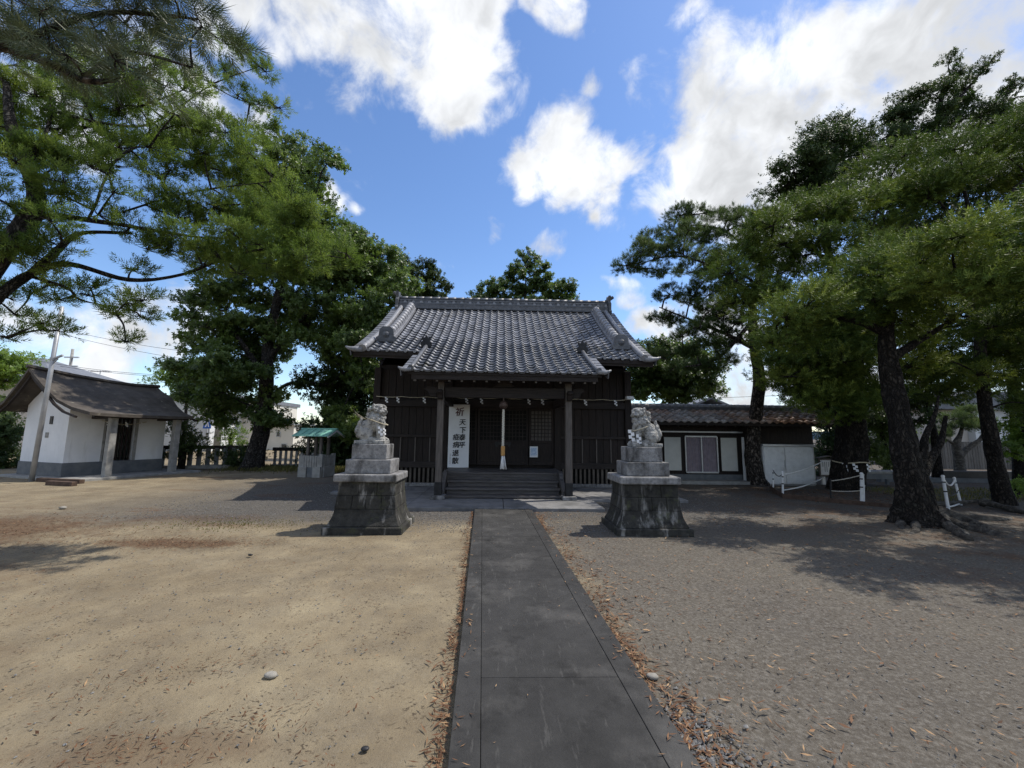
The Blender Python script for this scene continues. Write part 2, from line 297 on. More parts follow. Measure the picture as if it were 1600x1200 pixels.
def part(name, mb, m_, parent, smooth=False, bevel=0.0, loc=None, kind=None, label=None):
    me = mb.mesh(name) if isinstance(mb, MB) else mb
    o = link(name, me, MT[m_] if isinstance(m_, str) else m_, parent, smooth, loc)
    if bevel:
        bv = o.modifiers.new('bevel', 'BEVEL'); bv.width = bevel; bv.segments = 2; bv.limit_method = 'ANGLE'; bv.angle_limit = R(40)
    return props(o, label=label, kind=kind)
def thing(name, label, cat, loc=(0, 0, 0), rz=0, group=None, kind=None):
    o = bpy.data.objects.new(name, None); COL.objects.link(o); o.location = loc; o.rotation_euler = (0, 0, rz); o.empty_display_size = .2
    return props(o, label, cat, group, kind)
def fast_mesh(name, V, nper, tint=None, flip=False):
    """V (n,nper,3): n separate polygons"""
    n = len(V); me = bpy.data.meshes.new(name); V = np.ascontiguousarray(V, dtype=np.float32).reshape(-1, 3)
    me.vertices.add(len(V)); me.vertices.foreach_set('co', V.ravel())
    me.loops.add(len(V)); me.loops.foreach_set('vertex_index', np.arange(len(V), dtype=np.int32))
    me.polygons.add(n); me.polygons.foreach_set('loop_start', np.arange(0, n * nper, nper, dtype=np.int32))
    if tint is not None:
        a = me.attributes.new('tint', 'FLOAT', 'FACE'); a.data.foreach_set('value', np.ascontiguousarray(tint, dtype=np.float32))
    me.update(calc_edges=True); return me
def unit(a): return a / np.maximum(np.linalg.norm(a, axis=-1, keepdims=True), 1e-9)
def smooth_line(pts, sub=5):
    P = [np.array(p, float) for p in pts]
    if len(P) < 3: return [P[0] + (P[-1] - P[0]) * t for t in np.linspace(0, 1, sub + 1)]
    Q = [2 * P[0] - P[1]] + P + [2 * P[-1] - P[-2]]; out = []
    for i in range(1, len(Q) - 2):
        p0, p1, p2, p3 = Q[i - 1:i + 3]
        for t in np.arange(sub) / sub:
            out.append(.5 * (2 * p1 + (p2 - p0) * t + (2 * p0 - 5 * p1 + 4 * p2 - p3) * t * t + (3 * p1 - p0 - 3 * p2 + p3) * t ** 3))
    return out + [P[-1]]

# ------------------------------------------------------------------ ground
def hgt(x, y):
    x = np.asarray(x, float); y = np.asarray(y, float)
    h = .012 * np.sin(1.7 * x + .6 * y) * np.sin(1.1 * y - .4 * x) + .006 * np.sin(5.1 * x + 2.2) * np.sin(4.3 * y + x)
    h = h + .10 * np.exp(-(((x - 8.2) / 2.0) ** 2 + ((y - 7.9) / 1.6) ** 2))       # heaved soil round the roots
    pd = np.abs(x - (0.11 - 0.0384 * (y - 9.3)))                                      # stays low beside the path
    return np.where(pd < .75, np.minimum(h, 0.012), h) - .01
def build_ground():
    k = 150; t = np.linspace(-1, 1, k); xs = np.sinh(t * 5.2) / np.sinh(5.2) * 900; ys = np.sinh(t * 5.2) / np.sinh(5.2) * 900 + 6
    X, Y = np.meshgrid(xs, ys); Z = np.where(np.hypot(X, Y - 6) < 35, hgt(X, Y), -.01)
    V = np.stack([X, Y, Z], -1).reshape(-1, 3); me = bpy.data.meshes.new('ground'); 
    F = [(j * k + i, j * k + i + 1, (j + 1) * k + i + 1, (j + 1) * k + i) for j in range(k - 1) for i in range(k - 1)]
    me.from_pydata(V.tolist(), [], F); me.polygons.foreach_set('use_smooth', [True] * len(F)); me.update()
    mt = bpy.data.materials.new('packed_earth'); mt.use_nodes = True; nt = mt.node_tree; N = nt.nodes; L = nt.links; b = N['Principled BSDF']
    b.inputs['Roughness'].default_value = .95; b.inputs['Specular IOR Level'].default_value = .12
    pos = N.new('ShaderNodeNewGeometry').outputs['Position']; sep = N.new('ShaderNodeSeparateXYZ'); L.new(pos, sep.inputs[0])
    def nz(sc, det, ro=.6, vec=None):
        n = N.new('ShaderNodeTexNoise'); n.inputs['Scale'].default_value = sc; n.inputs['Detail'].default_value = det; n.inputs['Roughness'].default_value = ro; L.new(vec or pos, n.inputs['Vector']); return n.outputs['Fac']
    def mr(v, a, b_, c=0., d=1., sm=True):
        n = N.new('ShaderNodeMapRange'); n.interpolation_type = 'SMOOTHSTEP' if sm else 'LINEAR'
        L.new(v, n.inputs[0]); [setattr(n.inputs[i + 1], 'default_value', q) for i, q in enumerate((a, b_, c, d))]; return n.outputs[0]
    def ma(op, a, c):
        n = N.new('ShaderNodeMath'); n.operation = op
        for i, v in enumerate((a, c)):
            if isinstance(v, (int, float)): n.inputs[i].default_value = v
            else: L.new(v, n.inputs[i])
        return n.outputs[0]
    def mix(f, a, c):
        n = N.new('ShaderNodeMix'); n.data_type = 'RGBA'; L.new(f, n.inputs['Factor'])
        for k_, v in (('A', a), ('B', c)):
            if isinstance(v, tuple): n.inputs[k_].default_value = (*v, 1)
            else: L.new(v, n.inputs[k_])
        return n.outputs['Result']
    r1 = ramp(N, [(.3, (.155, .122, .08)), (.5, (.232, .188, .124)), (.66, (.30, .25, .166))]); L.new(nz(.9, 9, .66), r1.inputs[0])       # tan soil
    r2 = ramp(N, [(.3, (.052, .047, .042)), (.5, (.092, .085, .077)), (.7, (.185, .174, .158))]); L.new(nz(34, 7, .7), r2.inputs[0])         # grey grit
    wob = ma('MULTIPLY', ma('SUBTRACT', nz(.8, 5), .5), 2.2)
    east = mr(ma('ADD', sep.outputs['X'], wob), .2, 1.3)
    north = mr(ma('ADD', sep.outputs['Y'], wob), 6.9, 8.4); north = ma('MULTIPLY', north, mr(ma('ADD', sep.outputs['X'], wob), -11.5, -5.0))
    speck = mr(nz(2.6, 8, .7), .4, .62)
    gr = ma('MAXIMUM', ma('MAXIMUM', ma('MULTIPLY', east, .85), north), ma('MULTIPLY', speck, .22))
    c = mix(gr, r1.outputs[0], r2.outputs[0])
    grit = nz(120, 4, .7); c = mix(mr(grit, .6, .72, 0, .6), c, (.33, .31, .28)); c = mix(mr(grit, .42, .3, 0, .7), c, (.05, .042, .035))
    deb = ma('MULTIPLY', mr(nz(38, 3, .6), .57, .64), mr(nz(3.1, 6, .7), .45, .6)); c = mix(ma('MULTIPLY', deb, .75), c, (.045, .034, .026))
    # reddish needle litter drifts
    st = N.new('ShaderNodeMapping'); st.inputs['Scale'].default_value = (.35, 1, 1); L.new(pos, st.inputs[0])
    lit = mr(nz(.75, 7, .72, st.outputs[0]), .53, .68, 0, .7); lit = ma('MULTIPLY', lit, mr(sep.outputs['X'], -1.0, -5.0))
    c = mix(lit, c, (.115, .062, .036))
    for (cx_, cy_, rx_, ry_, k_) in ((-9.0, 7.1, 3.2, 1.15, .8), (-4.7, 6.3, 1.25, .32, .75), (-7.0, 5.2, 1.6, .35, .45), (-1.7, 2.35, .8, .16, .4), (-5.6, 8.1, 1.6, .4, .4)):   # drifts of brown needle mould
        v_ = N.new('ShaderNodeVectorMath'); v_.operation = 'MULTIPLY_ADD'; L.new(pos, v_.inputs[0]); v_.inputs[1].default_value = (1 / rx_, 1 / ry_, 0); v_.inputs[2].default_value = (-cx_ / rx_, -cy_ / ry_, 0)
        l_ = N.new('ShaderNodeVectorMath'); l_.operation = 'LENGTH'; L.new(v_.outputs[0], l_.inputs[0])
        e_ = ma('ADD', l_.outputs['Value'], ma('MULTIPLY', ma('SUBTRACT', nz(2.4, 8, .72), .5), 2.4)); c = mix(mr(e_, 1.15, .35, 0, k_), c, (.11, .066, .04))
    lit2 = ma('MULTIPLY', mr(nz(1.3, 7, .72), .45, .65, 0, .8), mr(sep.outputs['X'], 4.2, 7.0)); c = mix(lit2, c, (.105, .068, .046))
    L.new(c, b.inputs['Base Color'])
    bp = N.new('ShaderNodeBump'); bp.inputs['Strength'].default_value = .55; bp.inputs['Distance'].default_value = .03
    L.new(ma('ADD', nz(26, 9, .72), ma('MULTIPLY', grit, .35)), bp.inputs['Height']); L.new(bp.outputs[0], b.inputs['Normal'])
    props(link('ground', me, mt), 'packed tan earth turning to grey grit around the shrine', kind='structure')
build_ground()

# ------------------------------------------------------------------ path
def pathx(y): return 0.11 - 0.0384 * (y - 9.3)      # centre line
def build_path():
    t = thing('path', 'straight dark concrete approach path with narrow edge strips', None, kind='structure')
    cuts = [-6.6, -4.7, -2.8, -.9, 1.02, 2.85, 4.71, 6.57, 8.43, 8.92]
    ang = math.atan(-.0384); hw = .60; kb = .155
    def quad(x0, x1, y0, y1, z, gx=.0015, gy=.002):
        mb = MB(); vs = []
        for zz in (-.05, z):
            for (xx, yy) in ((x0 + gx, y0 + gy), (x1 - gx, y0 + gy), (x1 - gx, y1 - gy), (x0 + gx, y1 - gy)): vs.append((pathx(yy) + xx, yy, zz))
        return mb.add(vs, [(3, 2, 1, 0), (4, 5, 6, 7), (0, 1, 5, 4), (1, 2, 6, 5), (2, 3, 7, 6), (3, 0, 4, 7)])
    for a, c in zip(cuts, cuts[1:]):
        part('paving_slab', quad(-hw + kb, hw - kb, a, c, .05 + random.uniform(-.002, .002)), 'path', t, bevel=.003)
    for sx in (-1, 1):
        for a, c in ((-6.6, -1.0), (-1.0, 4.6), (4.6, 8.92)):
            x0, x1 = sorted((sx * hw, sx * (hw - kb))); part('edge_strip', quad(x0, x1, a, c, .052), 'path', t, bevel=.003)
build_path()

# ------------------------------------------------------------------ shrine hall
CX = .14
def build_shrine():
    S = thing('shrine_hall', 'dark timber shrine hall with grey tiled gable roof and front porch', 'shrine', (0, 0, 0))
    p = S
    # stone platform belongs to the ground works
    pl = thing('platform', 'low pale stone platform in front of the shrine steps', None, kind='structure')
    part('paving_stone', MB().b(-1.95, .13, 8.93, 11.2, -.05, .06), 'platform', pl, bevel=.01)
    part('paving_stone', MB().b(.14, 2.3, 8.93, 11.2, -.05, .06), 'platform', pl, bevel=.01)
    part('paving_stone', MB().b(-2.5, -1.955, 9.35, 13.6, -.05, .055), 'platform', pl, bevel=.01)
    part('paving_stone', MB().b(-4.4, -2.505, 11.2, 13.6, -.05, .055), 'platform', pl, bevel=.01)
    part('paving_stone', MB().b(2.305, 4.7, 10.2, 13.6, -.05, .055), 'platform', pl, bevel=.01)
    part('paving_stone', MB().b(-1.95, 2.3, 11.205, 13.6, -.05, .058), 'platform', pl, bevel=.01)
    WY = 12.55
    cols = (-3.7, -1.52, 1.8, 3.98)
    # body behind
    for q in ((-3.72, 4.0, WY + .14, WY + .2, .6, 3.72), (-3.74, -3.66, WY + .2, 17.2, .12, 3.9), (3.94, 4.02, WY + .2, 17.2, .12, 3.9), (-3.74, 4.02, 17.2, 17.28, .12, 3.9)): part('wall', MB().b(*q), 'wood', p)
    for q in (-3.68, 3.9): part('gable_wall', MB().prism([(12.6, 3.7), (17.3, 3.7), (15.0, 5.9)], q, q + .06, 'x'), 'wood', p)
    for x in cols: part('pillar', MB().b(x - .1, x + .1, WY - .08, WY + .12, .12, 3.6), 'wood', p, bevel=.012)
    for x in cols: part('footing_stone', MB().b(x - .16, x + .16, WY - .14, WY + .18, .05, .13), 'granite', p, bevel=.015)
    for a, c in ((cols[0], cols[1]), (cols[2], cols[3])):
        x0, x1 = a + .1, c - .1
        part('sill', MB().b(x0, x1, WY - .06, WY + .09, .60, .78), 'woodh', p, bevel=.01)
        part('rail', MB().b(x0, x1, WY - .05, WY + .06, 1.50, 1.58), 'woodh', p, bevel=.008)
        part('lintel', MB().b(x0, x1, WY - .07, WY + .09, 2.42, 2.62), 'woodh', p, bevel=.01)
        n = 9; w = (x1 - x0) / n
        for i in range(n):
            xx = x0 + w * i
            part('plank', MB().b(xx + .004, xx + w - .004, WY + .02 + random.uniform(0, .012), WY + .09, .78, 1.50), 'wood', p, bevel=.004)
            part('plank', MB().b(xx + .004, xx + w - .004, WY + .02 + random.uniform(0, .012), WY + .09, 1.58, 2.42), 'wood', p, bevel=.004)
            part('plank', MB().b(xx + .004, xx + w - .004, WY + .04 + random.uniform(0, .012), WY + .1, 2.62, 3.55), 'wood', p, bevel=.004)
            if i % 2 == 1: part('batten', MB().b(xx - .015, xx + .015, WY - .012, WY + .02, .78, 1.50), 'woodgrey', p)
        lat = MB(); k = 15; sp = (x1 - x0) / k
        for i in range(k): lat.b(x0 + sp * (i + .3), x0 + sp * (i + .3) + .06, WY - .03, WY + .03, .16, .60)
        part('skirt_lattice', lat, 'lattice', p, kind='stuff'); part('ground_sill', MB().b(x0, x1, WY - .07, WY + .07, .06, .16), 'granite', p, bevel=.01)
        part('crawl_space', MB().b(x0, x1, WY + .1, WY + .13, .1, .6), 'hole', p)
    # centre bay doors
    x0, x1 = cols[1] + .1, cols[2] - .1; dw = (x1 - x0) / 4; DY = WY - .02
    part('lintel', MB().b(x0, x1, WY - .07, WY + .09, 2.42, 2.66), 'woodh', p, bevel=.01)
    part('transom_panel', MB().b(x0, x1, WY + .03, WY + .09, 2.66, 3.55), 'wood', p)
    for i in range(4):
        a = x0 + dw * i + .01; c = x0 + dw * (i + 1) - .01; yy = DY + (.035 if i in (0, 3) else 0)
        d = part('door', MB().b(a, a + .07, yy - .025, yy + .025, .70, 2.42).b(c - .07, c, yy - .025, yy + .025, .70, 2.42).b(a + .07, c - .07, yy - .024, yy + .024, 2.33, 2.42).b(a + .07, c - .07, yy - .024, yy + .024, 1.36, 1.44).b(a + .07, c - .07, yy - .024, yy + .024, .70, .80), 'wood', p, bevel=.004)
        part('lower_panel', MB().b(a + .07, c - .07, yy, yy + .015, .80, 1.36), 'wood', d)
        lt = MB()
        for j in range(1, 6): xx = a + .07 + (c - a - .14) * j / 6; lt.b(xx - .011, xx + .011, yy - .014, yy + .006, 1.44, 2.33)
        for j in range(1, 8): zz = 1.44 + .89 * j / 8; lt.b(a + .07, c - .07, yy - .018, yy + .002, zz - .011, zz + .011)
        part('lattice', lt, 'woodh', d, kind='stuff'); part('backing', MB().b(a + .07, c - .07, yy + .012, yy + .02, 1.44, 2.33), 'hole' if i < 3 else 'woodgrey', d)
        if i in (1, 2):
            xx = c - .1 if i == 1 else a + .1
            part('hinge_plate', MB().b(xx - .13, xx + .13, yy - .034, yy - .026, 1.30, 1.38).b(xx - .11, xx - .05, yy - .034, yy - .026, 1.24, 1.30).b(xx + .05, xx + .11, yy - .034, yy - .026, 1.24, 1.30), 'iron', d)
    # veranda and steps
    vz = .615
    for i in range(5):
        ya = 11.02 + i * .29; part('floor_board', MB().b(-1.45, 1.74, ya, min(ya + .285, 12.44), vz - .05, vz), 'woodstep', p, bevel=.006)
    part('veranda_beam', MB().b(-1.45, 1.74, 11.06, 11.14, .40, vz - .05), 'woodstep', p)
    for k, (yy, zz) in enumerate(((10.2, .13), (10.48, .275), (10.76, .43))):
        part('step_tread', MB().b(-1.30, 1.58, yy, yy + .34, zz - .055, zz), 'woodstep', p, bevel=.008)
        if k: part('step_riser', MB().b(-1.27, 1.55, yy + .05, yy + .08, zz - .15, zz - .055), 'woodstep', p)
    part('step_riser', MB().b(-1.27, 1.55, 11.04, 11.058, .43, .56), 'woodstep', p)
    for xs in (-1.36, 1.64):
        prof = [(10.34, .06), (11.1, .06), (11.1, .66), (10.98, .67), (10.80, .62), (10.70, .50), (10.55, .42), (10.42, .30), (10.34, .22)]
        part('stringer', MB().prism(prof, xs - .05, xs + .05, 'x'), 'woodstep', p, bevel=.008)
    # porch
    PY = 10.15
    for x in (-1.43, 1.73):
        q = part('porch_post', MB().b(x - .078, x + .078, PY - .078, PY + .078, .15, 3.0), 'woodgrey', p, bevel=.014)
        part('post_shoe', MB().b(x - .086, x + .086, PY - .086, PY + .086, .15, .46), 'iron', q, bevel=.006)
        part('footing_stone', MB().b(x - .17, x + .17, PY - .17, PY + .17, .055, .15), 'granite', p, bevel=.018)
        part('tie_beam', MB().b(x - .07, x + .07, PY + .1, WY - .08, 2.42, 2.64), 'woodh', p, bevel=.01)
        part('beam_nose', MB().prism([(PY - .1, 2.44), (PY - .1, 2.66), (PY - .3, 2.68), (PY - .38, 2.6), (PY - .3, 2.55), (PY - .24, 2.46)], x - .06, x + .06, 'x'), 'woodh', p, bevel=.01)
        part('bracket_block', MB().box((x, PY, 2.94), (.34, .34, .12)).box((x, PY, 3.05), (.62, .16, .1)), 'woodh', p, bevel=.012)
        part('side_nose', MB().prism([(x + s_ * .1, z_) for s_, z_ in ((1, 2.5), (1, 2.75), (3.2, 2.78), (4.2, 2.7), (3.2, 2.64), (2.6, 2.53))] if x > 0 else [(x - s_ * .1, z_) for s_, z_ in ((1, 2.5), (1, 2.75), (3.2, 2.78), (4.2, 2.7), (3.2, 2.64), (2.6, 2.53))], PY - .06, PY + .06), 'woodh', p, bevel=.01)
    part('porch_beam', MB().b(-1.33, 1.63, PY - .08, PY + .08, 2.50, 2.76), 'woodh', p, bevel=.014)
    part('purlin', MB().b(-2.15, 2.45, PY - .09, PY + .09, 3.04, 3.18), 'woodh', p, bevel=.01)
    part('frog_leg_strut', MB().prism([(-.3 + CX, 2.77), (.3 + CX, 2.77), (.22 + CX, 2.8), (.1 + CX, 2.95), (.08 + CX, 3.03), (-.08 + CX, 3.03), (-.1 + CX, 2.95), (-.22 + CX, 2.8)], PY - .05, PY + .05), 'woodh', p, bevel=.008)

    # ---- roof surfaces (profile along Y)
    RY, RZ = 15.0, 6.26; EY, EZ = 10.9, 3.70; KY, KZ = 9.48, 3.03
    def prof(y):
        if y >= EY:
            t = (y - EY) / (RY - EY); return EZ + (RZ - EZ) * (t * .80 + t * t * .20)
        t = (EY - y) / (EY - KY); s0 = (RZ - EZ) * .80 / (RY - EY); return EZ - (s0 * (EY - y)) + (s0 * (EY - KY) - (EZ - KZ)) * t * t
    def sag(x, y): return -.018 * (x - CX) * max(0., min(1, (RY - y) / (RY - EY))) * (1 if y > 10.6 else max(0, (y - 9.3) / 1.3))
    half = 4.08
    def slab(xa, xb, ya, yb, th_, n=14, back=False):
        mb = MB(); nx = 9; vs = []
        for dz in (0, -th_):
            for i in range(n + 1):
                y = ya + (yb - ya) * i / n
                for j in range(nx):
                    x = xa + (xb - xa) * j / (nx - 1); vs.append((x, (2 * RY - y) if back else y, prof(y) + sag(x, y) + dz))
        k = (n + 1) * nx; fs = []
        for i in range(n):
            for j in range(nx - 1):
                a = i * nx + j; fs.append((a, a + 1, a + nx + 1, a + nx)); fs.append((k + a, k + a + nx, k + a + nx + 1, k + a + 1))
        for j in range(nx - 1): fs.append((j, k + j, k + j + 1, j + 1)); a = n * nx + j; fs.append((a, a + 1, k + a + 1, k + a))
        for i in range(n): a = i * nx; fs.append((a, a + nx, k + a + nx, k + a)); a = i * nx + nx - 1; fs.append((a, k + a, k + a + nx, a + nx))
        return mb.add(vs, fs)
    part('roof_deck', slab(CX - half, CX + half, EY + .04, RY, .09), 'woodh', p); part('roof_deck', slab(CX - half, CX + half, EY + .04, RY, .09, back=True), 'woodh', p)
    part('porch_roof_deck', slab(CX - 2.28, CX + 2.28, KY + .05, EY + .03, .07, 6), 'woodh', p)
    part('eave_board', MB().beam((CX - half, EY + .1, prof(EY + .1) + sag(CX - half, EY) - .12), (CX + half, EY + .1, prof(EY + .1) + sag(CX + half, EY) - .12), .04, .13), 'woodh', p)
    part('eave_board', MB().b(CX - 2.2, CX + 2.2, KY + .08, KY + .12, KZ - .16, KZ - .04), 'woodh', p)
    for i in range(30):
        x = CX - 3.95 + i * 7.9 / 29
        part('rafter', MB().beam((x, EY + .16, prof(EY + .16) + sag(x, EY) - .15), (x, 12.7, prof(12.7) + sag(x, 12.7) - .15), .07, .09), 'woodh', p)
    for i in range(17):
        x = CX - 2.1 + i * 4.2 / 16
        part('rafter', MB().beam((x, KY + .14, prof(KY + .14) - .12), (x, EY + .2, prof(EY + .2) - .12), .06, .08), 'woodh', p)
    # pantile: S profile across, dropped front edge
    TW, TL = .245, .232
    def tile_mesh():
        q = 9; xs = np.linspace(-TW / 2 - .012, TW / 2 + .012, q); u = (xs + TW / 2) / TW
        zz = .027 * np.cos(2 * math.pi * (u - .1)) + .010 * np.cos(4 * math.pi * (u - .1))
        vs = [(xs[i], -.01, zz[i] + .060) for i in range(q)] + [(xs[i], TL + .03, zz[i] + .024) for i in range(q)] + [(xs[i], .012, zz[i] + .012) for i in range(q)]
        fs = [(i, i + 1, q + i + 1, q + i) for i in range(q - 1)] + [(2 * q + i, 2 * q + i + 1, i + 1, i) for i in range(q - 1)]
        return MB().add(vs, fs)
    base = tile_mesh(); tme = base.mesh('tile'); tme.materials.append(MT['tile']); tme.polygons.foreach_set('use_smooth', [True] * 8 + [False] * 8)
    def rowys(ya, yb):
        out = []; y = ya
        while y < yb - .08:
            out.append(y); s = (prof(y + .05) - prof(y)) / .05; y += TL / math.sqrt(1 + s * s)
        return out
    solo = []; rest = []
    for k, y in enumerate(rowys(KY, RY - .1)):
        s = math.atan((prof(y + .1) - prof(y)) / .1)
        full = y > EY - .06
        n = int((2 * half - .3) / TW) if full else int(4.45 / TW)
        for i in range(n):
            x = CX + (i - (n - 1) / 2) * TW
            M_ = Matrix.Translation((x + random.uniform(-.003, .003), y, prof(y) + sag(x, y) + random.uniform(-.003, .003))) @ Matrix.Rotation(s + random.uniform(-.015, .015), 4, 'X') @ Matrix.Rotation(random.uniform(-.012, .012), 4, 'Z') @ Matrix.Rotation(-.018 if full else 0, 4, 'Y')
            (solo if len(solo) < 298 else rest).append(M_)
    for M_ in solo:
        o = bpy.data.objects.new('tile', tme); COL.objects.link(o); o.matrix_world = M_; o.parent = p
    for M_ in list(rest):                      # back slope mirrors the front one
        pass
    bk = []
    for y in rowys(EY, RY - .1):
        s = math.atan((prof(y + .1) - prof(y)) / .1); n = int((2 * half - .3) / TW)
        for i in range(n):
            x = CX + (i - (n - 1) / 2) * TW; bk.append(Matrix.Translation((x, 2 * RY - y, prof(y) + sag(x, y))) @ Matrix.Rotation(math.pi, 4, 'Z') @ Matrix.Rotation(s, 4, 'X'))
    bv = np.array(base.v); bf = np.array(base.f)
    VV = []; TT = []
    for M_ in rest + bk:
        A = np.array(M_); vv = bv @ A[:3, :3].T + A[:3, 3]; VV.append(vv[bf]); TT += [random.random()] * len(bf)
    me = fast_mesh('tile_field', np.concatenate(VV), 4, np.array(TT)); part('tile_field', me, 'tilestuff', p, kind='stuff')
    # round eave-end discs
    n = int(4.45 / TW)
    for i in range(n):
        x = CX + (i - (n - 1) / 2) * TW + TW * .1 - TW / 2; part('eave_disc', MB().cyl((x, KY - .022, KZ + .062), (x, KY + .02, KZ + .066), .045, 10), 'tilelight', p, smooth=False)
    n = int((2 * half - .3) / TW)
    for i in range(n):
        x = CX + (i - (n - 1) / 2) * TW + TW * .1 - TW / 2
        if abs(x - CX) > 2.1: part('eave_disc', MB().cyl((x, EY - .03, EZ + .055 + sag(x, EY)), (x, EY + .01, EZ + .06 + sag(x, EY)), .045, 10), 'tilelight', p)
    # main ridge: stacked courses, wave course, cap
    rx0, rx1 = CX - 3.9, CX + 3.9
    for k, (w, z0, h) in enumerate(((.52, 5.98, .10), (.44, 6.085, .07), (.40, 6.16, .07), (.34, 6.30, .05), (.30, 6.355, .05))):
        part('ridge_course', MB().b(rx0, rx1, RY - w / 2, RY + w / 2, z0 + .21, z0 + .21 + h - .006), 'tiledark', p, bevel=.01)
    part('ridge_core', MB().b(rx0 + .02, rx1 - .02, RY - .15, RY + .15, 6.1, 6.61), 'tiledark', p)
    for i in range(52):
        x = rx0 + .075 + i * .15; part('wave_tile', MB().tube([(x, RY - .19, 6.45), (x, RY + .19, 6.45)], .06, 8), 'tilelight' if i % 2 else 'tiledark', p)
    for i in range(26):
        x = rx0 + i * .3; part('ridge_cap_tile', MB().tube([(x, RY, 6.625), (x + .29, RY, 6.63)], [.088, .098], 10), 'tiledark', p, smooth=True)
    for sx in (-1, 1):
        ex = CX + sx * 3.96
        shp = [(-.30, 5.95), (.30, 5.95), (.36, 6.1), (.27, 6.2), (.30, 6.42), (.2, 6.52), (.26, 6.74), (.12, 6.68), (0, 6.78), (-.12, 6.68), (-.26, 6.74), (-.2, 6.52), (-.30, 6.42), (-.27, 6.2), (-.36, 6.1)]
        o = part('ogre_tile', MB().prism([(RY + a, z + .11) for a, z in shp], ex - .05, ex + .05, 'x').ball((ex + sx * .06, RY, 6.46), (.05, .14, .14)).tube([(ex - sx * .04, RY, 6.73), (ex + sx * .10, RY, 6.81), (ex + sx * .2, RY, 6.87)], [.07, .07, .06], 8), 'tiledark', p, bevel=.012)
    # descending ridges + verge rolls, front and back
    def along(x, ya, yb, dz, n=16, back=False):
        return [(x, (2 * RY - y) if back else y, prof(y) + sag(x, y) + dz) for y in np.linspace(ya, yb, n)]
    for sx in (-1, 1):
        for back in (False, True):
            xk = CX + sx * 3.42
            L1 = along(xk, 11.75, RY - .25, .10, 18, back)
            for w, dz, hh in ((.36, 0, .08), (.28, .075, .07)):
                mb = MB()
                for a, c in zip(L1, L1[1:]): mb.beam((a[0], a[1], a[2] + dz), (c[0], c[1], c[2] + dz), w, hh)
                part('descending_ridge', mb, 'tilelight', p)
            for a, c in zip(along(xk, 11.7, RY - .3, .24, 15, back), along(xk, 11.7, RY - .3, .24, 15, back)[1:]):
                part('ridge_cap_tile', MB().tube([a, c], [.135, .12], 10), 'tilelight', p, smooth=True)
            a = L1[0]; yd = 1 if back else -1
            part('ogre_tile', MB().prism([(a[0] + u, a[2] + v) for u, v in ((-.24, -.08), (.24, -.08), (.3, .05), (.22, .1), (.2, .3), (.1, .38), (-.1, .38), (-.2, .3), (-.22, .1), (-.3, .05))], a[1] + yd * .03, a[1] + yd * .10).ball((a[0], a[1] + yd * .1, a[2] + .14), (.1, .06, .1)), 'tiledark', p, bevel=.01)
            xv = CX + sx * 3.80; part('verge_roll', MB().tube(along(xv, EY - .02, RY - .1, .115, 22, back), .085, 10), 'tilelight', p, smooth=True)
            part('verge_roll_end', MB().cyl(along(xv, EY - .05, EY - .01, .115, 2, back)[0], along(xv, EY - .03, EY, .115, 2, back)[1], .1, 12), 'tilelight', p)
            # verge edge tiles, each overlapping the next
            ys = rowys(EY - .02, RY - .1)
            for y in ys:
                s = math.atan((prof(y + .1) - prof(y)) / .1); xe = CX + sx * 4.0; yy = (2 * RY - y) if back else y
                M_ = Matrix.Translation((xe, yy, prof(y) + sag(xe, y) + .03)) @ Matrix.Rotation(math.pi if back else 0, 4, 'Z') @ Matrix.Rotation(s - .06, 4, 'X')
                o = part('verge_tile', MB().box((0, TL / 2, .03), (.26, TL + .05, .024)).box(((-1 if back else 1) * sx * .125, TL / 2, -.05), (.022, TL + .05, .15)), 'tile', p); o.matrix_world = M_
            # lifted corner tip
            e = along(CX + sx * 4.02, EY - .02, EY, .06, 2, back)[0]
            part('corner_tile', MB().tube([(e[0] - sx * .2, e[1], e[2]), (e[0], e[1] - yd * .0, e[2] + .005), (e[0] + sx * .13, e[1] + yd * .02, e[2] + .025), (e[0] + sx * .23, e[1] + yd * .03, e[2] + .07)], [.07, .075, .05, .02], 8), 'tilelight', p, smooth=True)
        part('bargeboard', MB().tube([(CX + sx * 4.05, y, prof(y) + sag(CX + sx * 4, y) - .14) for y in np.linspace(EY + .1, RY, 12)], .06, 4).tube([(CX + sx * 4.05, 2 * RY - y, prof(y) - .14) for y in np.linspace(EY + .1, RY, 12)], .06, 4), 'woodh', p)
        # porch verge
        xp = CX + sx * 2.2
        part('verge_roll', MB().tube(along(xp, KY - .02, EY + .45, .085, 10), .055, 10), 'tiledark', p, smooth=True)
        for y in rowys(KY - .02, EY - .1):
            s = math.atan((prof(y + .1) - prof(y)) / .1); xe = CX + sx * 2.33
            o = part('verge_tile', MB().box((0, TL / 2, .03), (.2, TL + .05, .024)).box((sx * .095, TL / 2, -.04), (.022, TL + .05, .13)), 'tile', p); o.matrix_world = Matrix.Translation((xe, y, prof(y) + .02)) @ Matrix.Rotation(s - .06, 4, 'X')
        a = along(xp, EY + .42, EY + .5, .1, 2)[0]
        part('ogre_tile', MB().prism([(a[0] + u, a[2] + v) for u, v in ((-.13, -.05), (.13, -.05), (.16, .08), (.1, .14), (.14, .26), (.05, .22), (0, .32), (-.05, .22), (-.14, .26), (-.1, .14), (-.16, .08))], a[1] - .03, a[1] + .04), 'iron', p, bevel=.008)
        e = (CX + sx * 2.36, KY - .02, KZ + .06)
        part('corner_tile', MB().tube([(e[0] - sx * .18, e[1], e[2]), (e[0], e[1], e[2] - .01), (e[0] + sx * .07, e[1] - .015, e[2] + .012), (e[0] + sx * .13, e[1] - .02, e[2] + .05)], [.05, .055, .038, .012], 8), 'tilelight', p, smooth=True)
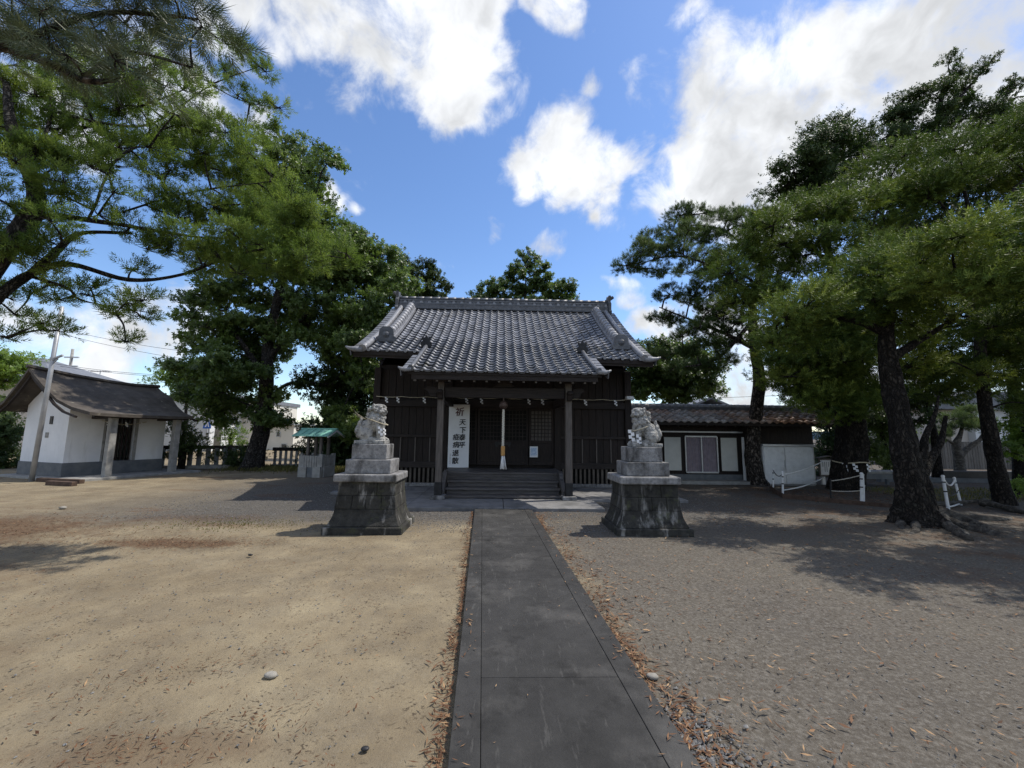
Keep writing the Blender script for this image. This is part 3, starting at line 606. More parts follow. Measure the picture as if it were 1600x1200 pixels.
        part('verge_roll_end', MB().cyl((xp, KY - .05, KZ + .085), (xp, KY, KZ + .09), .07, 12), 'tiledark', p)
        part('hanging_bracket', MB().b(CX + sx * 2.12 - .03, CX + sx * 2.12 + .03, KY + .1, KY + .16, 2.83, 3.02), 'woodgrey', p)
    for x in np.linspace(CX - 1.9, CX + 1.9, 14): part('rafter_end', MB().b(x - .025, x + .025, KY + .13, KY + .15, KZ - .2, KZ - .13), 'woodgrey', p)
    # gutter box on the right corner
    g = at(979, 623, 12.6); part('gutter_box', MB().b(g[0] - .09, g[0] + .12, 12.28, 12.5, g[2] - .05, g[2] + .05), 'white', p, bevel=.01)
build_shrine()

def text_mesh(name, ch, size, m_, parent, loc, bold=.0):
    cu = bpy.data.curves.new('glyph', 'FONT'); cu.body = ch; cu.size = size; cu.align_x = 'CENTER'; cu.align_y = 'CENTER'; cu.resolution_u = 3
    o = bpy.data.objects.new('glyph', cu); COL.objects.link(o); bpy.context.view_layer.update()
    me = bpy.data.meshes.new_from_object(o.evaluated_get(bpy.context.evaluated_depsgraph_get())); bpy.data.objects.remove(o)
    v = [p.co.copy() for p in me.vertices]; f = [tuple(p.vertices) for p in me.polygons]; mb = MB()
    for i, (dx, dy) in enumerate(((0, 0), (1, .1), (-1, -.1), (.1, .8), (-.1, -.8), (.7, .6), (-.7, -.6))):   # brush weight: strokes overprinted
        mb.add([(p.x * (1 + .0) + dx * bold + p.y * .06, -.0004 * i, p.y + dy * bold + p.x * .05) for p in v], f)
    return part(name, mb, m_, parent, loc=loc)
def build_banner():
    YB = 12.34; a = at(704, 632, YB); c = at(735, 632, YB); e = at(697, 727, YB)
    xl = (a[0] + e[0]) / 2; W = .62; H = 1.86; zt = a[2]
    t = thing('prayer_banner', 'tall white paper banner of brushed prayer characters left of the doors', 'banner', (xl, YB, zt - H))
    n = 8; vs = []; 
    for k in (0, 1):
        for i in range(n + 1):
            for x in (0, W): vs.append((x, .008 * math.sin(i * 1.3 + x * 3) + .004 * k, H * i / n))
    m2 = (n + 1) * 2; fs = []
    for i in range(n): q = i * 2; fs.append((q, q + 1, q + 3, q + 2)); fs.append((m2 + q, m2 + q + 2, m2 + q + 3, m2 + q + 1))
    part('sheet', MB().add(vs, fs), 'paper', t, smooth=True); part('batten', MB().b(-.01, W + .01, -.012, .012, H, H + .025), 'woodgrey', t)
    k = H / 640.
    for ch, x, y, s, m_ in (('祈', 111, 222, 88, 'inkred'), ('天', 142, 325, 66, 'ink'), ('下', 146, 405, 66, 'ink'), ('泰', 143, 480, 66, 'ink'), ('平', 144, 555, 66, 'ink'),
                            ('疫', 80, 478, 66, 'ink'), ('病', 82, 555, 66, 'ink'), ('退', 80, 638, 66, 'ink'), ('散', 79, 715, 66, 'ink')):
        text_mesh('brush_character', ch, s * k * 1.05, m_, t, (x * k, -.022, H - (y - 140) * k), .0042)
    mb = MB()
    for i in range(7):
        z = H - (645 + i * 15 - 140) * k; mb.b(26 * k - .012, 26 * k + .012, -.016, -.013, z - .012, z - .006).b(26 * k - .004, 26 * k + .004, -.0165, -.013, z - .014, z + .01)
    part('signature_marks', mb, 'ink', t)
    y = 12.40; q = at(834, 706, y); s = thing('paper_notice', 'small white notice with a pale blue print on the right-hand doors', 'notice', (q[0], y, q[2]))
    part('sheet', MB().b(-.12, .12, -.004, .004, -.16, .16), 'paper', s); part('print', MB().b(-.09, .09, -.009, -.006, -.11, .12), 'blueprint', s)
build_banner()
def build_bell():
    y = 10.02; top = at(787, 618, y); 
    t = thing('bell_rope', 'thick pale bell rope with orange grip and white tassel over the steps', 'bell rope', (top[0], y, 0))
    zb = at(788, 633, y)[2]; zr = at(786, 697, y)[2]; zh = at(785, 712, y)[2]; zt = at(785, 733, y)[2]
    part('bell', MB().ball((0, .0, zb), (.105, .105, .11), 18).b(-.1, .1, -.112, .112, zb - .03, zb - .02).cyl((0, 0, zb + .1), (0, 0, 2.5), .015, 8), 'bell', t, smooth=False)
    n = 60; mb = MB()
    for k in range(3):
        mb.tube([(.016 * math.cos(i * .55 + k * 2.094), .016 * math.sin(i * .55 + k * 2.094), zb - .1 + (zr - zb + .1) * i / n) for i in range(n + 1)], .017, 6)
    part('rope', mb, 'rope', t, smooth=True); part('grip', MB().lathe((0, 0, zh), [(.045, 0), (.05, .01), (.05, zr - zh - .01), (.045, zr - zh)], 6), 'handle', t)
    mb = MB()
    for k in range(26):
        a = k * 2.4; r = .015 + .055 * ((k * .618) % 1); mb.tube([(r * .5 * math.cos(a), r * .5 * math.sin(a), zh), (r * .8 * math.cos(a), r * .8 * math.sin(a), (zh + zt) / 2), (r * 1.25 * math.cos(a), r * 1.25 * math.sin(a), zt + random.uniform(-.01, .02))], [.012, .014, .015], 5)
    part('tassel', mb, 'white', t, smooth=True)
build_bell()
def shide(mb, c, s, ax=(1, 0, 0)):
    """zigzag folded paper streamer"""
    ax = Vector(ax).normalized(); c = Vector(c); w = s * .28
    for i in range(4):
        o = c + ax * ((i % 2) * w * .8 - w * .4 + i * .1 * w) + Vector((0, 0, -i * s * .24)); d = Vector((ax.y, -ax.x, 0)) * (.006 + .006 * (i % 2))
        q = [o - ax * w / 2, o + ax * w / 2, o + ax * w * .6 - Vector((0, 0, s * .3)), o - ax * w * .4 - Vector((0, 0, s * .3))]
        mb.add([v + d for v in q] + [v + d + Vector((ax.y, -ax.x, 0)) * .003 for v in q], [(0, 1, 2, 3), (7, 6, 5, 4), (0, 4, 5, 1), (1, 5, 6, 2), (2, 6, 7, 3), (3, 7, 4, 0)])
def build_shimenawa():
    y = 12.35; spots = [(604, 621), (622, 618), (663, 620), (690, 624), (729, 624), (752, 625), (826, 627), (847, 629), (914, 622), (961, 626)]
    a = at(588, 619, y); c = at(980, 628, y)
    t = thing('sacred_rope', 'thin straw rope with paper streamers strung along the shrine front', 'rope', (a[0], y, a[2]))
    n = 30; w = c[0] - a[0]
    part('rope', MB().tube([(w * i / n, -.01 if 0 < i < n else .0, -.03 * math.sin(i * 1.05) ** 2) for i in range(n + 1)], .009, 6), 'straw', t, smooth=True)
    for px, py in spots:
        q = at(px, py, y); mb = MB(); shide(mb, (q[0] - a[0], -.025, -.02), .17); part('paper_streamer', mb, 'paper', t)
build_shimenawa()

# ------------------------------------------------------------------ guardian lions
def pedestal(cx, cy, label):
    t = thing('stone_pedestal', label, 'pedestal', (cx, cy, 0), group='stepped pedestals of the guardian lions')
    part('ground_slab', MB().box((0, 0, .045), (1.27, 1.06, .13)), 'mossy', t, bevel=.018)
    DK = .2
    def frustum(z0, z1, w0, w1, cut, gap=.0025, n=1):
        for i in range(len(cut) - 1):
            a, c = cut[i], cut[i + 1]; mb = MB(); j = random.uniform(-.004, .004)
            def X(f, w): return -w / 2 + f * w
            ga = gap if a > 0 else 0; gc = gap if c < 1 else 0; vs = []; K = 5 if n > 1 else 2
            for q in range(K):
                f = q / (K - 1); w = w1 + (w0 - w1) * (1 - f) ** (1.7 if n > 1 else 1); d = (w - DK) / 2 - j; z = z0 + (z1 - z0) * f
                vs += [(X(a, w) + ga, -d, z), (X(c, w) - gc, -d, z), (X(c, w) - gc, d, z), (X(a, w) + ga, d, z)]
            fs = [(3, 2, 1, 0), tuple(range(4 * K - 4, 4 * K))]
            for q in range(K - 1): fs += [(4 * q + e, 4 * q + (e + 1) % 4, 4 * q + 4 + (e + 1) % 4, 4 * q + 4 + e) for e in range(4)]
            part('stone_block', mb.add(vs, fs), 'mossy', t, bevel=.009)
    frustum(.115, .37, 1.17, .99, (0, 1), n=2); frustum(.373, .585, .99, .945, (0, .27, .5, .76, 1)); frustum(.588, .80, .94, .92, (0, .36, .68, 1))
    part('cap_slab', MB().box((-.02, 0, .865), (1.03, .86, .125)), 'granite', t, bevel=.022)
    part('upper_block', MB().box((-.02, .0, 1.045), (.75, .60, .232)), 'granite', t, bevel=.014); part('top_block', MB().box((-.03, .0, 1.29), (.585, .48, .255)), 'granite', t, bevel=.014)
    return t
def lion(cx, cy, cz, flip, openm, label, rz=0.0):
    mb = MB(); B = lambda c, r, **k: mb.ball(c, r, 14, **k)
    mb.box((0, 0, .03), (.58, .36, .06))
    B((-.13, 0, .21), (.145, .15, .15)); B((-.2, 0, .17), (.08, .13, .1))
    for s in (-1, 1):
        B((-.09, s * .11, .17), (.13, .07, .125)); B((.02, s * .125, .085), (.1, .05, .04)); B((.09, s * .125, .08), (.035, .05, .03))
        mb.tube([(.10, s * .09, .36), (.15, s * .1, .24), (.155, s * .1, .14), (.17, s * .1, .06)], [.07, .058, .05, .048], 12); B((.2, s * .1, .085), (.075, .055, .035))
        for k in range(3): B((.265, s * .1 + (k - 1) * .033, .075), (.02, .015, .022))
    mb.tube([(-.14, 0, .26), (-.02, 0, .31), (.09, 0, .4)], [.14, .15, .15], 14); B((.12, 0, .34), (.115, .13, .15))
    # neck, head turned towards the court (-y)
    B((.06, -.0, .47), (.14, .145, .14)); Rz = Matrix.Rotation(R(-28), 3, 'Z'); o = Vector((.10, -.01, .56))
    def Hd(c, r): mb.ball(o + Rz @ Vector(c), r, 14, m_=Rz)
    Hd((0, 0, .02), (.13, .13, .105)); Hd((.02, 0, .10), (.105, .115, .035)); Hd((.1, 0, .005), (.075, .095, .05)); Hd((.155, 0, .03), (.035, .04, .028))
    Hd((.10, 0, -.075 if openm else -.045), (.07, .075, .028)); Hd((.03, 0, -.08), (.1, .1, .06))
    for s in (-1, 1):
        Hd((.085, s * .055, .075), (.05, .045, .024)); Hd((.115, s * .05, .045), (.022, .022, .02)); Hd((-.02, s * .12, .10), (.045, .022, .04)); Hd((.15, s * .04, .0), (.028, .035, .026)); Hd((.125, s * .07, -.01), (.03, .03, .03))
    rr = random.Random(3)
    for i in range(46):                                 # mane curls down neck and shoulders
        a = R(rr.uniform(55, 305)); z = rr.uniform(.33, .62); r = .145 - .06 * abs(z - .5)
        mb.ball((.05 + r * math.cos(a) * 1.0, r * math.sin(a) * 1.02, z), rr.uniform(.026, .042), 8)
    for i in range(14): a = R(rr.uniform(-70, 70)); mb.ball((.10 + .12 * math.cos(a), .13 * math.sin(a) - .02, rr.uniform(.36, .47)), rr.uniform(.025, .036), 8)
    for c, r in (((-.26, 0, .16), (.06, .09, .07)), ((-.27, 0, .25), (.065, .09, .08)), ((-.25, 0, .34), (.05, .06, .07)), ((-.23, 0, .42), (.03, .035, .055)), ((-.29, .05, .22), (.04, .04, .06)), ((-.29, -.06, .22), (.04, .04, .06)), ((-.225, -.05, .33), (.03, .035, .05))): B(c, r)
    me = mb.mesh('raw'); ob = link('raw', me, None); md = ob.modifiers.new('r', 'REMESH'); md.mode = 'VOXEL'; md.voxel_size = .0095
    sm = ob.modifiers.new('s', 'SMOOTH'); sm.factor = .4; sm.iterations = 1
    bpy.context.view_layer.update(); m2 = bpy.data.meshes.new_from_object(ob.evaluated_get(bpy.context.evaluated_depsgraph_get())); bpy.data.objects.remove(ob)
    n = len(m2.vertices); co = np.empty(n * 3, np.float32); m2.vertices.foreach_get('co', co); co = co.reshape(-1, 3); no = np.empty(n * 3, np.float32); m2.vertices.foreach_get('normal', no); no = no.reshape(-1, 3)
    d = np.array([mnoise.noise(Vector(c) * 26) * .005 + mnoise.noise(Vector(c) * 60) * .003 + (abs(mnoise.noise(Vector((c[0] * 30, c[1] * 30, c[2] * 18)))) * -.022 + .006 if c[2] > .3 else 0) for c in co.tolist()]); co = co + no * d[:, None]
    if flip: co[:, 0] *= -1
    m2.vertices.foreach_set('co', co.astype(np.float32).ravel())
    if flip: m2.flip_normals()
    m2.update(); m2.name = 'guardian_lion_statue'; m2.materials.clear()
    ob = link('guardian_lion_statue', m2, MT['statue'], smooth=True, loc=(cx, cy, cz)); ob.rotation_euler = (0, 0, rz); ob.scale = (.9, .95, 1.0)
    return props(ob, label, 'statue', 'stone guardian lions facing each other')
PL = (-2.15, 7.33); PR = (2.58, 7.33)
pedestal(*PL, 'mossy stepped stone pedestal on the left of the path'); pedestal(*PR, 'mossy stepped stone pedestal on the right of the path')
lion(PL[0] - .06, PL[1], 1.417, False, False, 'closed-mouthed seated stone lion-dog tied with a straw rope'); lion(PR[0] + .04, PR[1], 1.417, True, True, 'open-mouthed seated stone lion-dog with raised flame tail')
def lion_rope():
    x, y, z = PL[0] - .06, PL[1], 1.417
    t = thing('straw_rope', 'frayed straw rope with white streamers round the left stone lion-dog', 'rope', (x, y, z))
    pts = [(.19 * math.cos(a) + .06, .19 * math.sin(a), .40 - .07 * math.cos(a)) for a in np.linspace(0, 2 * math.pi, 26)]
    part('rope', MB().tube(pts, .008, 6), 'straw', t, smooth=True); mb = MB()
    for k in range(7): mb.tube([(-.08, -.12, .42), (-.19 - .01 * k, -.12 - .012 * k, .45 + .014 * k), (-.25 - .02 * (k % 4), -.10 - .02 * k, .46 + .022 * k)], [.0028, .002, .001], 4)
    part('loose_ends', mb, 'straw', t)
    mb = MB(); shide(mb, (.17, -.17, .30), .15, (.8, .3, 0)); part('paper_streamer', mb, 'paper', t)
    mb = MB(); shide(mb, (.22, -.1, .28), .12, (.3, .8, 0)); part('paper_streamer', mb, 'paper', t)
    x, y, z = PR[0] + .04, PR[1], 1.417
    t = thing('paper_streamers', 'white paper streamers tied on the front leg of the right stone lion-dog', 'streamers', (x, y, z))
    part('cord', MB().tube([(-.08 + .17 * math.cos(a), .17 * math.sin(a), .33 + .06 * math.cos(a)) for a in np.linspace(0, 2 * math.pi, 26)], .01, 6), 'straw', t, smooth=True)
    mb = MB(); shide(mb, (-.17, -.16, .22), .19, (.8, .3, 0)); part('streamer', mb, 'paper', t)
    mb = MB(); shide(mb, (-.27, -.08, .30), .2, (.8, -.4, 0)); part('streamer', mb, 'paper', t)
lion_rope()

# ------------------------------------------------------------------ white storehouse on the left
def build_store():
    t = thing('storehouse', 'small white plastered storehouse with sweeping brown roof on concrete porch posts', 'storehouse', (-14.34, 14.2, 0), R(-20))
    D, W = 2.93, 2.45
    part('floor_slab', MB().b(-2.7, 1.45, -.4, 3.5, -.06, .06), 'concrete', t, bevel=.015)
    part('plinth', MB().b(-W - .03, .03, -.03, D + .03, .06, .50), 'plinthgrey', t, bevel=.012)
    a, c = 1.02, 1.9
    w = MB().b(-W, 0, 0, .14, .5, 2.5).b(-W, 0, D - .14, D, .5, 2.5).b(-W, -W + .14, .14, D - .14, .5, 2.5).b(-.14, 0, .14, a, .5, 2.5).b(-.14, 0, c, D - .14, .5, 2.5).b(-.14, 0, a, c, 2.05, 2.5)
    w.prism([(-W, 2.5), (0, 2.5), (-.45, 2.9), (-1.28, 3.3), (-1.95, 2.8)], 0, .14); part('wall', w, 'plaster', t)
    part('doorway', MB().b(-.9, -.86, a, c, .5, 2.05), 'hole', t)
    for i in range(7): x = a + .06 + i * (c - a - .12) / 6; part('door_bar', MB().b(-.12, -.09, x - .02, x + .02, .52, 2.05), 'wood', t)
    [part('door_frame', MB().b(-.13, .02, q, q + w_, .5, 2.05), 'concrete', t) for q, w_ in ((c, .1), (a - .06, .06))]; part('vent', MB().b(-1.02, -.86, -.025, .01, 1.78, 2.05), 'iron', t, bevel=.004)
    part('patch', MB().b(-1.18, -1.0, -.012, .005, 1.32, 1.5), 'concrete', t)
    top = [(-2.95, 2.30), (-2.45, 2.55), (-1.95, 2.92), (-1.5, 3.34), (-1.28, 3.56), (-1.0, 3.34), (-.35, 2.93), (.2, 2.55), (.75, 2.30), (1.42, 2.14)]
    y0, y1 = -.6, 3.25; vs = []; n = len(top)
    ny = 8
    for dz in (0, -.10):
        for j in range(ny + 1):
            f = j / ny; lift = .10 * (2 * f - 1) ** 4
            for x, z in top: vs.append((x, y0 + (y1 - y0) * f + (.42 * (1 - f) - .28 * f) * max(0, min(1, (x + .35) / 1.7)), z + dz + lift * (1 if -2 < x < .2 else .3) - .24 * f * max(0, 1 - abs(x + 1.28) / 1.3)))
    k = n * (ny + 1); fs = []
    for j in range(ny):
        for i in range(n - 1): q = j * n + i; fs += [(q, q + 1, q + n + 1, q + n), (k + q, k + q + n, k + q + n + 1, k + q + 1)]
        q = j * n; fs.append((q, q + n, k + q + n, k + q)); q = j * n + n - 1; fs.append((q, k + q, k + q + n, q + n))
    for i in range(n - 1): fs.append((i, k + i, k + i + 1, i + 1)); q = ny * n + i; fs.append((q, q + 1, k + q + 1, k + q))
    part('roof', MB().add(vs, fs), 'barkroof', t, smooth=False)
    part('ridge_cap', MB().tube([(-1.28, y0 - .06, 3.70), (-1.28, .6, 3.54), (-1.28, 1.5, 3.46), (-1.28, 2.4, 3.41), (-1.28, y1 + .06, 3.46)], .07, 6), 'barkroof', t)
    for y in (y0 + .1, y1 - .1): part('bargeboard', MB().tube([(x, y, z - .14 - (.24 * max(0, 1 - abs(x + 1.28) / 1.3) if y > 1 else 0)) for x, z in top], .045, 4), 'wood', t)
    part('porch_beam', MB().b(.97, 1.13, .1, 3.0, 2.02, 2.16), 'woodh', t, bevel=.01)
    for y in (.65, 2.66): part('porch_post', MB().box((1.05, y, 1.04), (.2, .2, 1.97)), 'concrete', t, bevel=.012)
    part('tie_beam', MB().b(0, 1.0, .58, .72, 1.98, 2.1).b(0, 1.0, 2.6, 2.74, 1.98, 2.1), 'woodh', t)
    r = thing('sacred_rope', 'short straw rope with paper streamers across the storehouse doorway', 'rope', (0, 0, 0)); r.matrix_world = t.matrix_basis.copy()
    part('rope', MB().tube([(.08, .85 + 1.35 * f, 1.93 - .12 * math.sin(math.pi * f)) for f in np.linspace(0, 1, 12)], .014, 6), 'straw', r, smooth=True)
    for y in (1.0, 1.55, 2.05): mb = MB(); shide(mb, (.1, y, 1.9), .17, (0, 1, 0)); part('paper_streamer', mb, 'paper', r)
build_store()
def simple(name, label, cat, mb, m_, smooth=False, group=None, bevel=0.0):
    o = part(name, mb, m_, None, smooth, bevel); return props(o, label, cat, group)
b0 = gp(49, 752); b1 = at(97, 479, b0[1] - .1)
pt = thing('steel_pole', 'tall leaning grey steel pole in front of the white storehouse', 'pole', tuple(b0)); dv = Vector(b1) - Vector(b0)
part('shaft', MB().tube([(0, 0, -.05), dv * .55, dv], [.066, .06, .054], 12), 'steel', pt, smooth=True)
a_ = dv * .69; part('bracket', MB().beam(a_, a_ + Vector((.34, -.05, .12)), .05, .05).beam(a_ + Vector((0, 0, -.16)), a_ + Vector((.16, 0, .02)), .03, .03), 'steel', pt); part('band', MB().lathe((a_.x, a_.y, a_.z - .04), [(.075, 0), (.075, .08)], 12), 'steel', pt)
for (x0, y0, x1, y1, lab) in ((60, 752, 128, 755, 'dark timber lying along the storehouse slab, left one'), (75, 757, 116, 759, 'shorter dark timber lying in front of the storehouse slab')):
    a, c = gp(x0, y0), gp(x1, y1); simple('timber', lab, 'timber', MB().beam((a[0], a[1], .05), (c[0], c[1], .05), .14, .12), 'edging', bevel=.01)

# ------------------------------------------------------------------ stone post fence at the back left
def build_fence(A, B, hh, w, n, label, rail, pm='concrete'):
    t = thing('stone_fence', label, 'fence', (A[0], A[1], 0)); dx, dy = B[0] - A[0], B[1] - A[1]; L_ = math.hypot(dx, dy); rz = math.atan2(dy, dx); t.rotation_euler = (0, 0, rz)
    me = MB().box((0, 0, hh / 2), (w, w, hh - .0)).mesh('post'); me.materials.append(MT[pm])
    for i in range(n):
        o = bpy.data.objects.new('post', me); COL.objects.link(o); o.location = (L_ * (i + .5) / n, random.uniform(-.01, .01), 0); o.scale = (1, 1, random.uniform(.985, 1.01)); o.parent = t
    part('base_curb', MB().b(0, L_, -.11, .11, -.02, .13), 'concrete', t); part('rail', MB().b(0, L_, -.05, .05, hh - .06, hh + .10) if rail else MB().b(0, L_, -.03, .03, hh * .72, hh * .72 + .09), 'woodh' if rail else 'concrete', t)
build_fence((-15.2, 17.6), (-11.4, 19.2), .88, .15, 13, 'row of stout weathered stone fence posts beside the storehouse, coloured darker for shade', True, 'plinthgrey')  # darker post material stands in for shade on this stretch
build_fence((-10.4, 19.5), (-3.9, 21.2), .80, .10, 30, 'low fence of slim pale stone posts behind the green roofed well', True)

# ------------------------------------------------------------------ covered well
def build_well():
    c = gp(487, 745); t = thing('well_shelter', 'little stone-fenced well shelter under a verdigris green roof', 'well', (c[0] + .0, c[1] + .4, 0), R(-8))
    h = .45
    for sx in (-1, 1):
        for sy in (-1, 1):
            part('corner_post', MB().box((sx * (h - .06), sy * (h - .06), .40), (.13, .13, .84)), 'concrete', t, bevel=.01); part('roof_post', MB().box((sx * (h - .20), sy * (h - .2), .73), (.09, .09, 1.5)), 'woodgrey', t)
    for sy in (-1, 1):
        part('base_panel', MB().b(-h + .02, -.11, sy * h - .07, sy * h + .03, -.02, .36), 'concrete', t, bevel=.01); part('base_panel', MB().b(.13, h - .02, sy * h - .07, sy * h + .03, -.02, .36), 'concrete', t, bevel=.01)
        part('gap_panel', MB().b(-.1, .12, sy * h - .03, sy * h, -.02, .34), 'plinthgrey', t)
        for i in range(7): x = -h + .16 + i * (2 * h - .32) / 6; part('picket', MB().box((x, sy * (h - .03), .55), (.085, .07, .42)), 'concrete', t, bevel=.01)
    for sx in (-1, 1):
        part('base_panel', MB().b(sx * h - .05, sx * h + .05, -h + .08, h - .12, -.02, .36), 'concrete', t, bevel=.01)
        for i in range(6): y = -h + .16 + i * (2 * h - .32) / 5; part('picket', MB().box((sx * (h - .03), y, .55), (.07, .085, .42)), 'concrete', t, bevel=.01)
    for sy in (-1, 1):
        part('roof_panel', MB().add([(-.70, 0, 1.74), (.70, 0, 1.74), (.70, sy * .60, 1.49), (-.70, sy * .60, 1.49), (-.70, 0, 1.71), (.70, 0, 1.71), (.70, sy * .60, 1.46), (-.70, sy * .60, 1.46)], [(0, 1, 2, 3), (7, 6, 5, 4), (0, 4, 5, 1), (1, 5, 6, 2), (2, 6, 7, 3), (3, 7, 4, 0)]), 'green', t)
        for i in range(6): x = -.65 + i * .26; part('roof_seam', MB().beam((x, sy * .01, 1.748), (x, sy * .60, 1.498), .018, .02), 'green', t)
    for sx in (-1, 1): part('bargeboard', MB().beam((sx * .68, -.58, 1.44), (sx * .68, 0, 1.68), .03, .06).beam((sx * .68, .58, 1.44), (sx * .68, 0, 1.68), .03, .06), 'white', t)
    part('ridge_cap', MB().b(-.72, .72, -.05, .05, 1.735, 1.77), 'green', t)
build_well()

# ------------------------------------------------------------------ annex on the right
def build_annex():
    t = thing('shrine_office', 'long low shrine office with brown tiled roof and curtained glass doors', 'annex', (0, 0, 0))
    YW = 14.75; xL, xR = 4.1, 11.5
    zc = at(1100, 660, 13.95)[2]; EY, EZ = 13.95, zc; RY = 15.35; RZ = at(1100, 634, RY)[2] - .17
    part('wall', MB().b(xL, xR, YW, YW + .1, .1, EZ + .2).b(xL, xL + .1, YW + .1, 16.3, .1, EZ + .2).b(xR - .1, xR, YW + .1, 16.3, .1, EZ + .2).b(xL, xR, 16.3, 16.4, .1, EZ + .2), 'wood', t)
    part('wall', MB().prism([(14.8, EZ + .2), (16.2, EZ + .2), (RY, RZ - .1)], xR - .1, xR, 'x'), 'wood', t, label='gable boards at the right end')
    part('foundation', MB().b(xL, xR, YW - .03, YW, -.02, .28), 'plinthgrey', t); part('doorstep', MB().b(5.6, 9.0, 14.15, YW - .03, -.02, .10), 'concrete', t, bevel=.01)
    sl_ = (RZ - EZ) / (RY - EY); ang = math.atan(sl_)
    def z(y): return EZ + sl_ * (y - EY)
    part('roof_deck', MB().add([(xL - .05, EY, EZ - .1), (xR + .55, EY, EZ - .1), (xR + .52, RY, RZ - .1), (xL - .05, RY, RZ - .1), (xL - .05, EY, EZ), (xR + .55, EY, EZ), (xR + .52, RY, RZ), (xL - .05, RY, RZ)], [(3, 2, 1, 0), (4, 5, 6, 7), (0, 1, 5, 4), (1, 2, 6, 5), (2, 3, 7, 6), (3, 0, 4, 7)]), 'woodh', t)
    part('roof_deck', MB().add([(xL - .05, 2 * RY - EY, EZ), (xR + .55, 2 * RY - EY, EZ), (xR + .52, RY + .005, RZ), (xL - .05, RY + .005, RZ)], [(0, 1, 2, 3)]), 'tilered', t, label='back slope of the roof')
    TW, TL = .27, .30; q = 7; xs = np.linspace(-TW / 2 - .01, TW / 2 + .01, q); u = (xs + TW / 2) / TW; zz = .032 * np.cos(2 * math.pi * (u - .1))
    vs = [(xs[i], -.01, zz[i] + .055) for i in range(q)] + [(xs[i], TL + .03, zz[i] + .025) for i in range(q)] + [(xs[i], -.006, zz[i] + .022) for i in range(q)]
    fs = [(i, i + 1, q + i + 1, q + i) for i in range(q - 1)] + [(2 * q + i, 2 * q + i + 1, i + 1, i) for i in range(q - 1)]
    tme = MB().add(vs, fs).mesh('tile'); tme.materials.append(MT['tilered']); tme.polygons.foreach_set('use_smooth', [True] * 6 + [False] * 6)
    rows = int((RY - EY - .1) / math.cos(ang) / TL) + 1; n = int((xR + .45 - xL) / TW); k = 0
    for r_ in range(rows):
        y = EY - .03 + r_ * TL * math.cos(ang)
        for i in range(n):
            x = xL + .1 + i * TW
            if x > xR + .45: continue
            o = bpy.data.objects.new('tile', tme); COL.objects.link(o); o.parent = t; k += 1
            o.matrix_basis = Matrix.Translation((x + random.uniform(-.004, .004), y, z(y) + random.uniform(-.004, .004))) @ Matrix.Rotation(ang + random.uniform(-.02, .02), 4, 'X') @ Matrix.Rotation(random.uniform(-.02, .02), 4, 'Z')
    part('ridge_course', MB().b(xL - .05, xR + .55, RY - .13, RY + .13, RZ + .0, RZ + .12), 'tiledark', t, bevel=.01)
    m_ = int((xR + .5 - xL) / .27)
    for i in range(m_ + 1): x = xL - .05 + i * .27; part('ridge_cap_tile', MB().tube([(x, RY, RZ + .14), (x + .26, RY, RZ + .145)], [.085, .095], 8), 'tilelight', t, smooth=True)
    part('verge_roll', MB().tube([(xR + .5, RY, RZ + .1), (xR + .51, (RY + EY) / 2, (RZ + EZ) / 2 + .09), (xR + .53, EY, EZ + .08)], [.09, .085, .08], 8), 'tiledark', t)
    for i in range(24): x = xL + .1 + i * (xR + .3 - xL) / 23; part('rafter', MB().beam((x, EY + .06, z(EY + .06) - .14), (x, YW, z(YW) - .14), .05, .07), 'woodh', t)
    g = at(1100, 675, 14.55)[2]; x0, x1 = at(1028, 675, 14.6)[0], at(1160, 676, 14.6)[0]
    part('curtain_rail', MB().b(x0 - .1, x1, 14.56, 14.64, g - .025, g + .025), 'alu', t, bevel=.005)
    def panel(p0, p1, nm, m2, fr, y=14.71):
        a, c = at(*p0, y), at(*p1, y); mb = MB().b(a[0], c[0], y - .015, y + .02, c[2], a[2]); o = part(nm, mb, m2, t); f = .03
        part('frame', MB().b(a[0] - f, c[0] + f, y - .03, y + .02, a[2], a[2] + f).b(a[0] - f, c[0] + f, y - .03, y + .02, c[2] - f, c[2]).b(a[0] - f, a[0], y - .03, y + .02, c[2], a[2]).b(c[0], c[0] + f, y - .03, y + .02, c[2], a[2]), fr, o); return a, c
    panel((1037, 683), (1065, 735), 'shutter_panel', 'cream', 'wood'); panel((1125, 684), (1153, 736), 'shutter_panel', 'cream', 'wood')
    a = at(1070, 682, 14.70); c = at(1122, 738, 14.70)
    d = part('glass_door', MB().b(a[0] - .02, a[0] + .02, 14.66, 14.70, c[2], a[2]).b(c[0] - .02, c[0] + .02, 14.66, 14.70, c[2], a[2]).b(a[0], c[0], 14.66, 14.70, a[2] - .02, a[2] + .03).b(a[0], c[0], 14.66, 14.70, c[2] - .03, c[2] + .02).b((a[0] + c[0]) / 2 - .02, (a[0] + c[0]) / 2 + .02, 14.65, 14.70, c[2], a[2]), 'alu', t)
    nn = 60; vs = []; fs = []
    for i in range(nn + 1):
        x = a[0] + .02 + (c[0] - a[0] - .04) * i / nn; y = 14.725 + .012 * math.sin(i * 1.25) + .004 * math.sin(i * 3.1); vs += [(x, y, c[2]), (x, y, a[2])]
    for i in range(nn): fs.append((2 * i, 2 * i + 2, 2 * i + 3, 2 * i + 1))
    part('curtain', MB().add(vs, fs), 'curtain', d, smooth=True)
    part('lintel', MB().b(x0, x1, 14.68, YW, a[2] + .06, a[2] + .14), 'wood', t)
    q0, q1 = at(1157, 683, 14.6), at(1163, 752, 14.6); part('white_board', MB().b(q0[0], q1[0] + .02, 14.5, 14.56, .02, q0[2]), 'white', t)
build_annex()
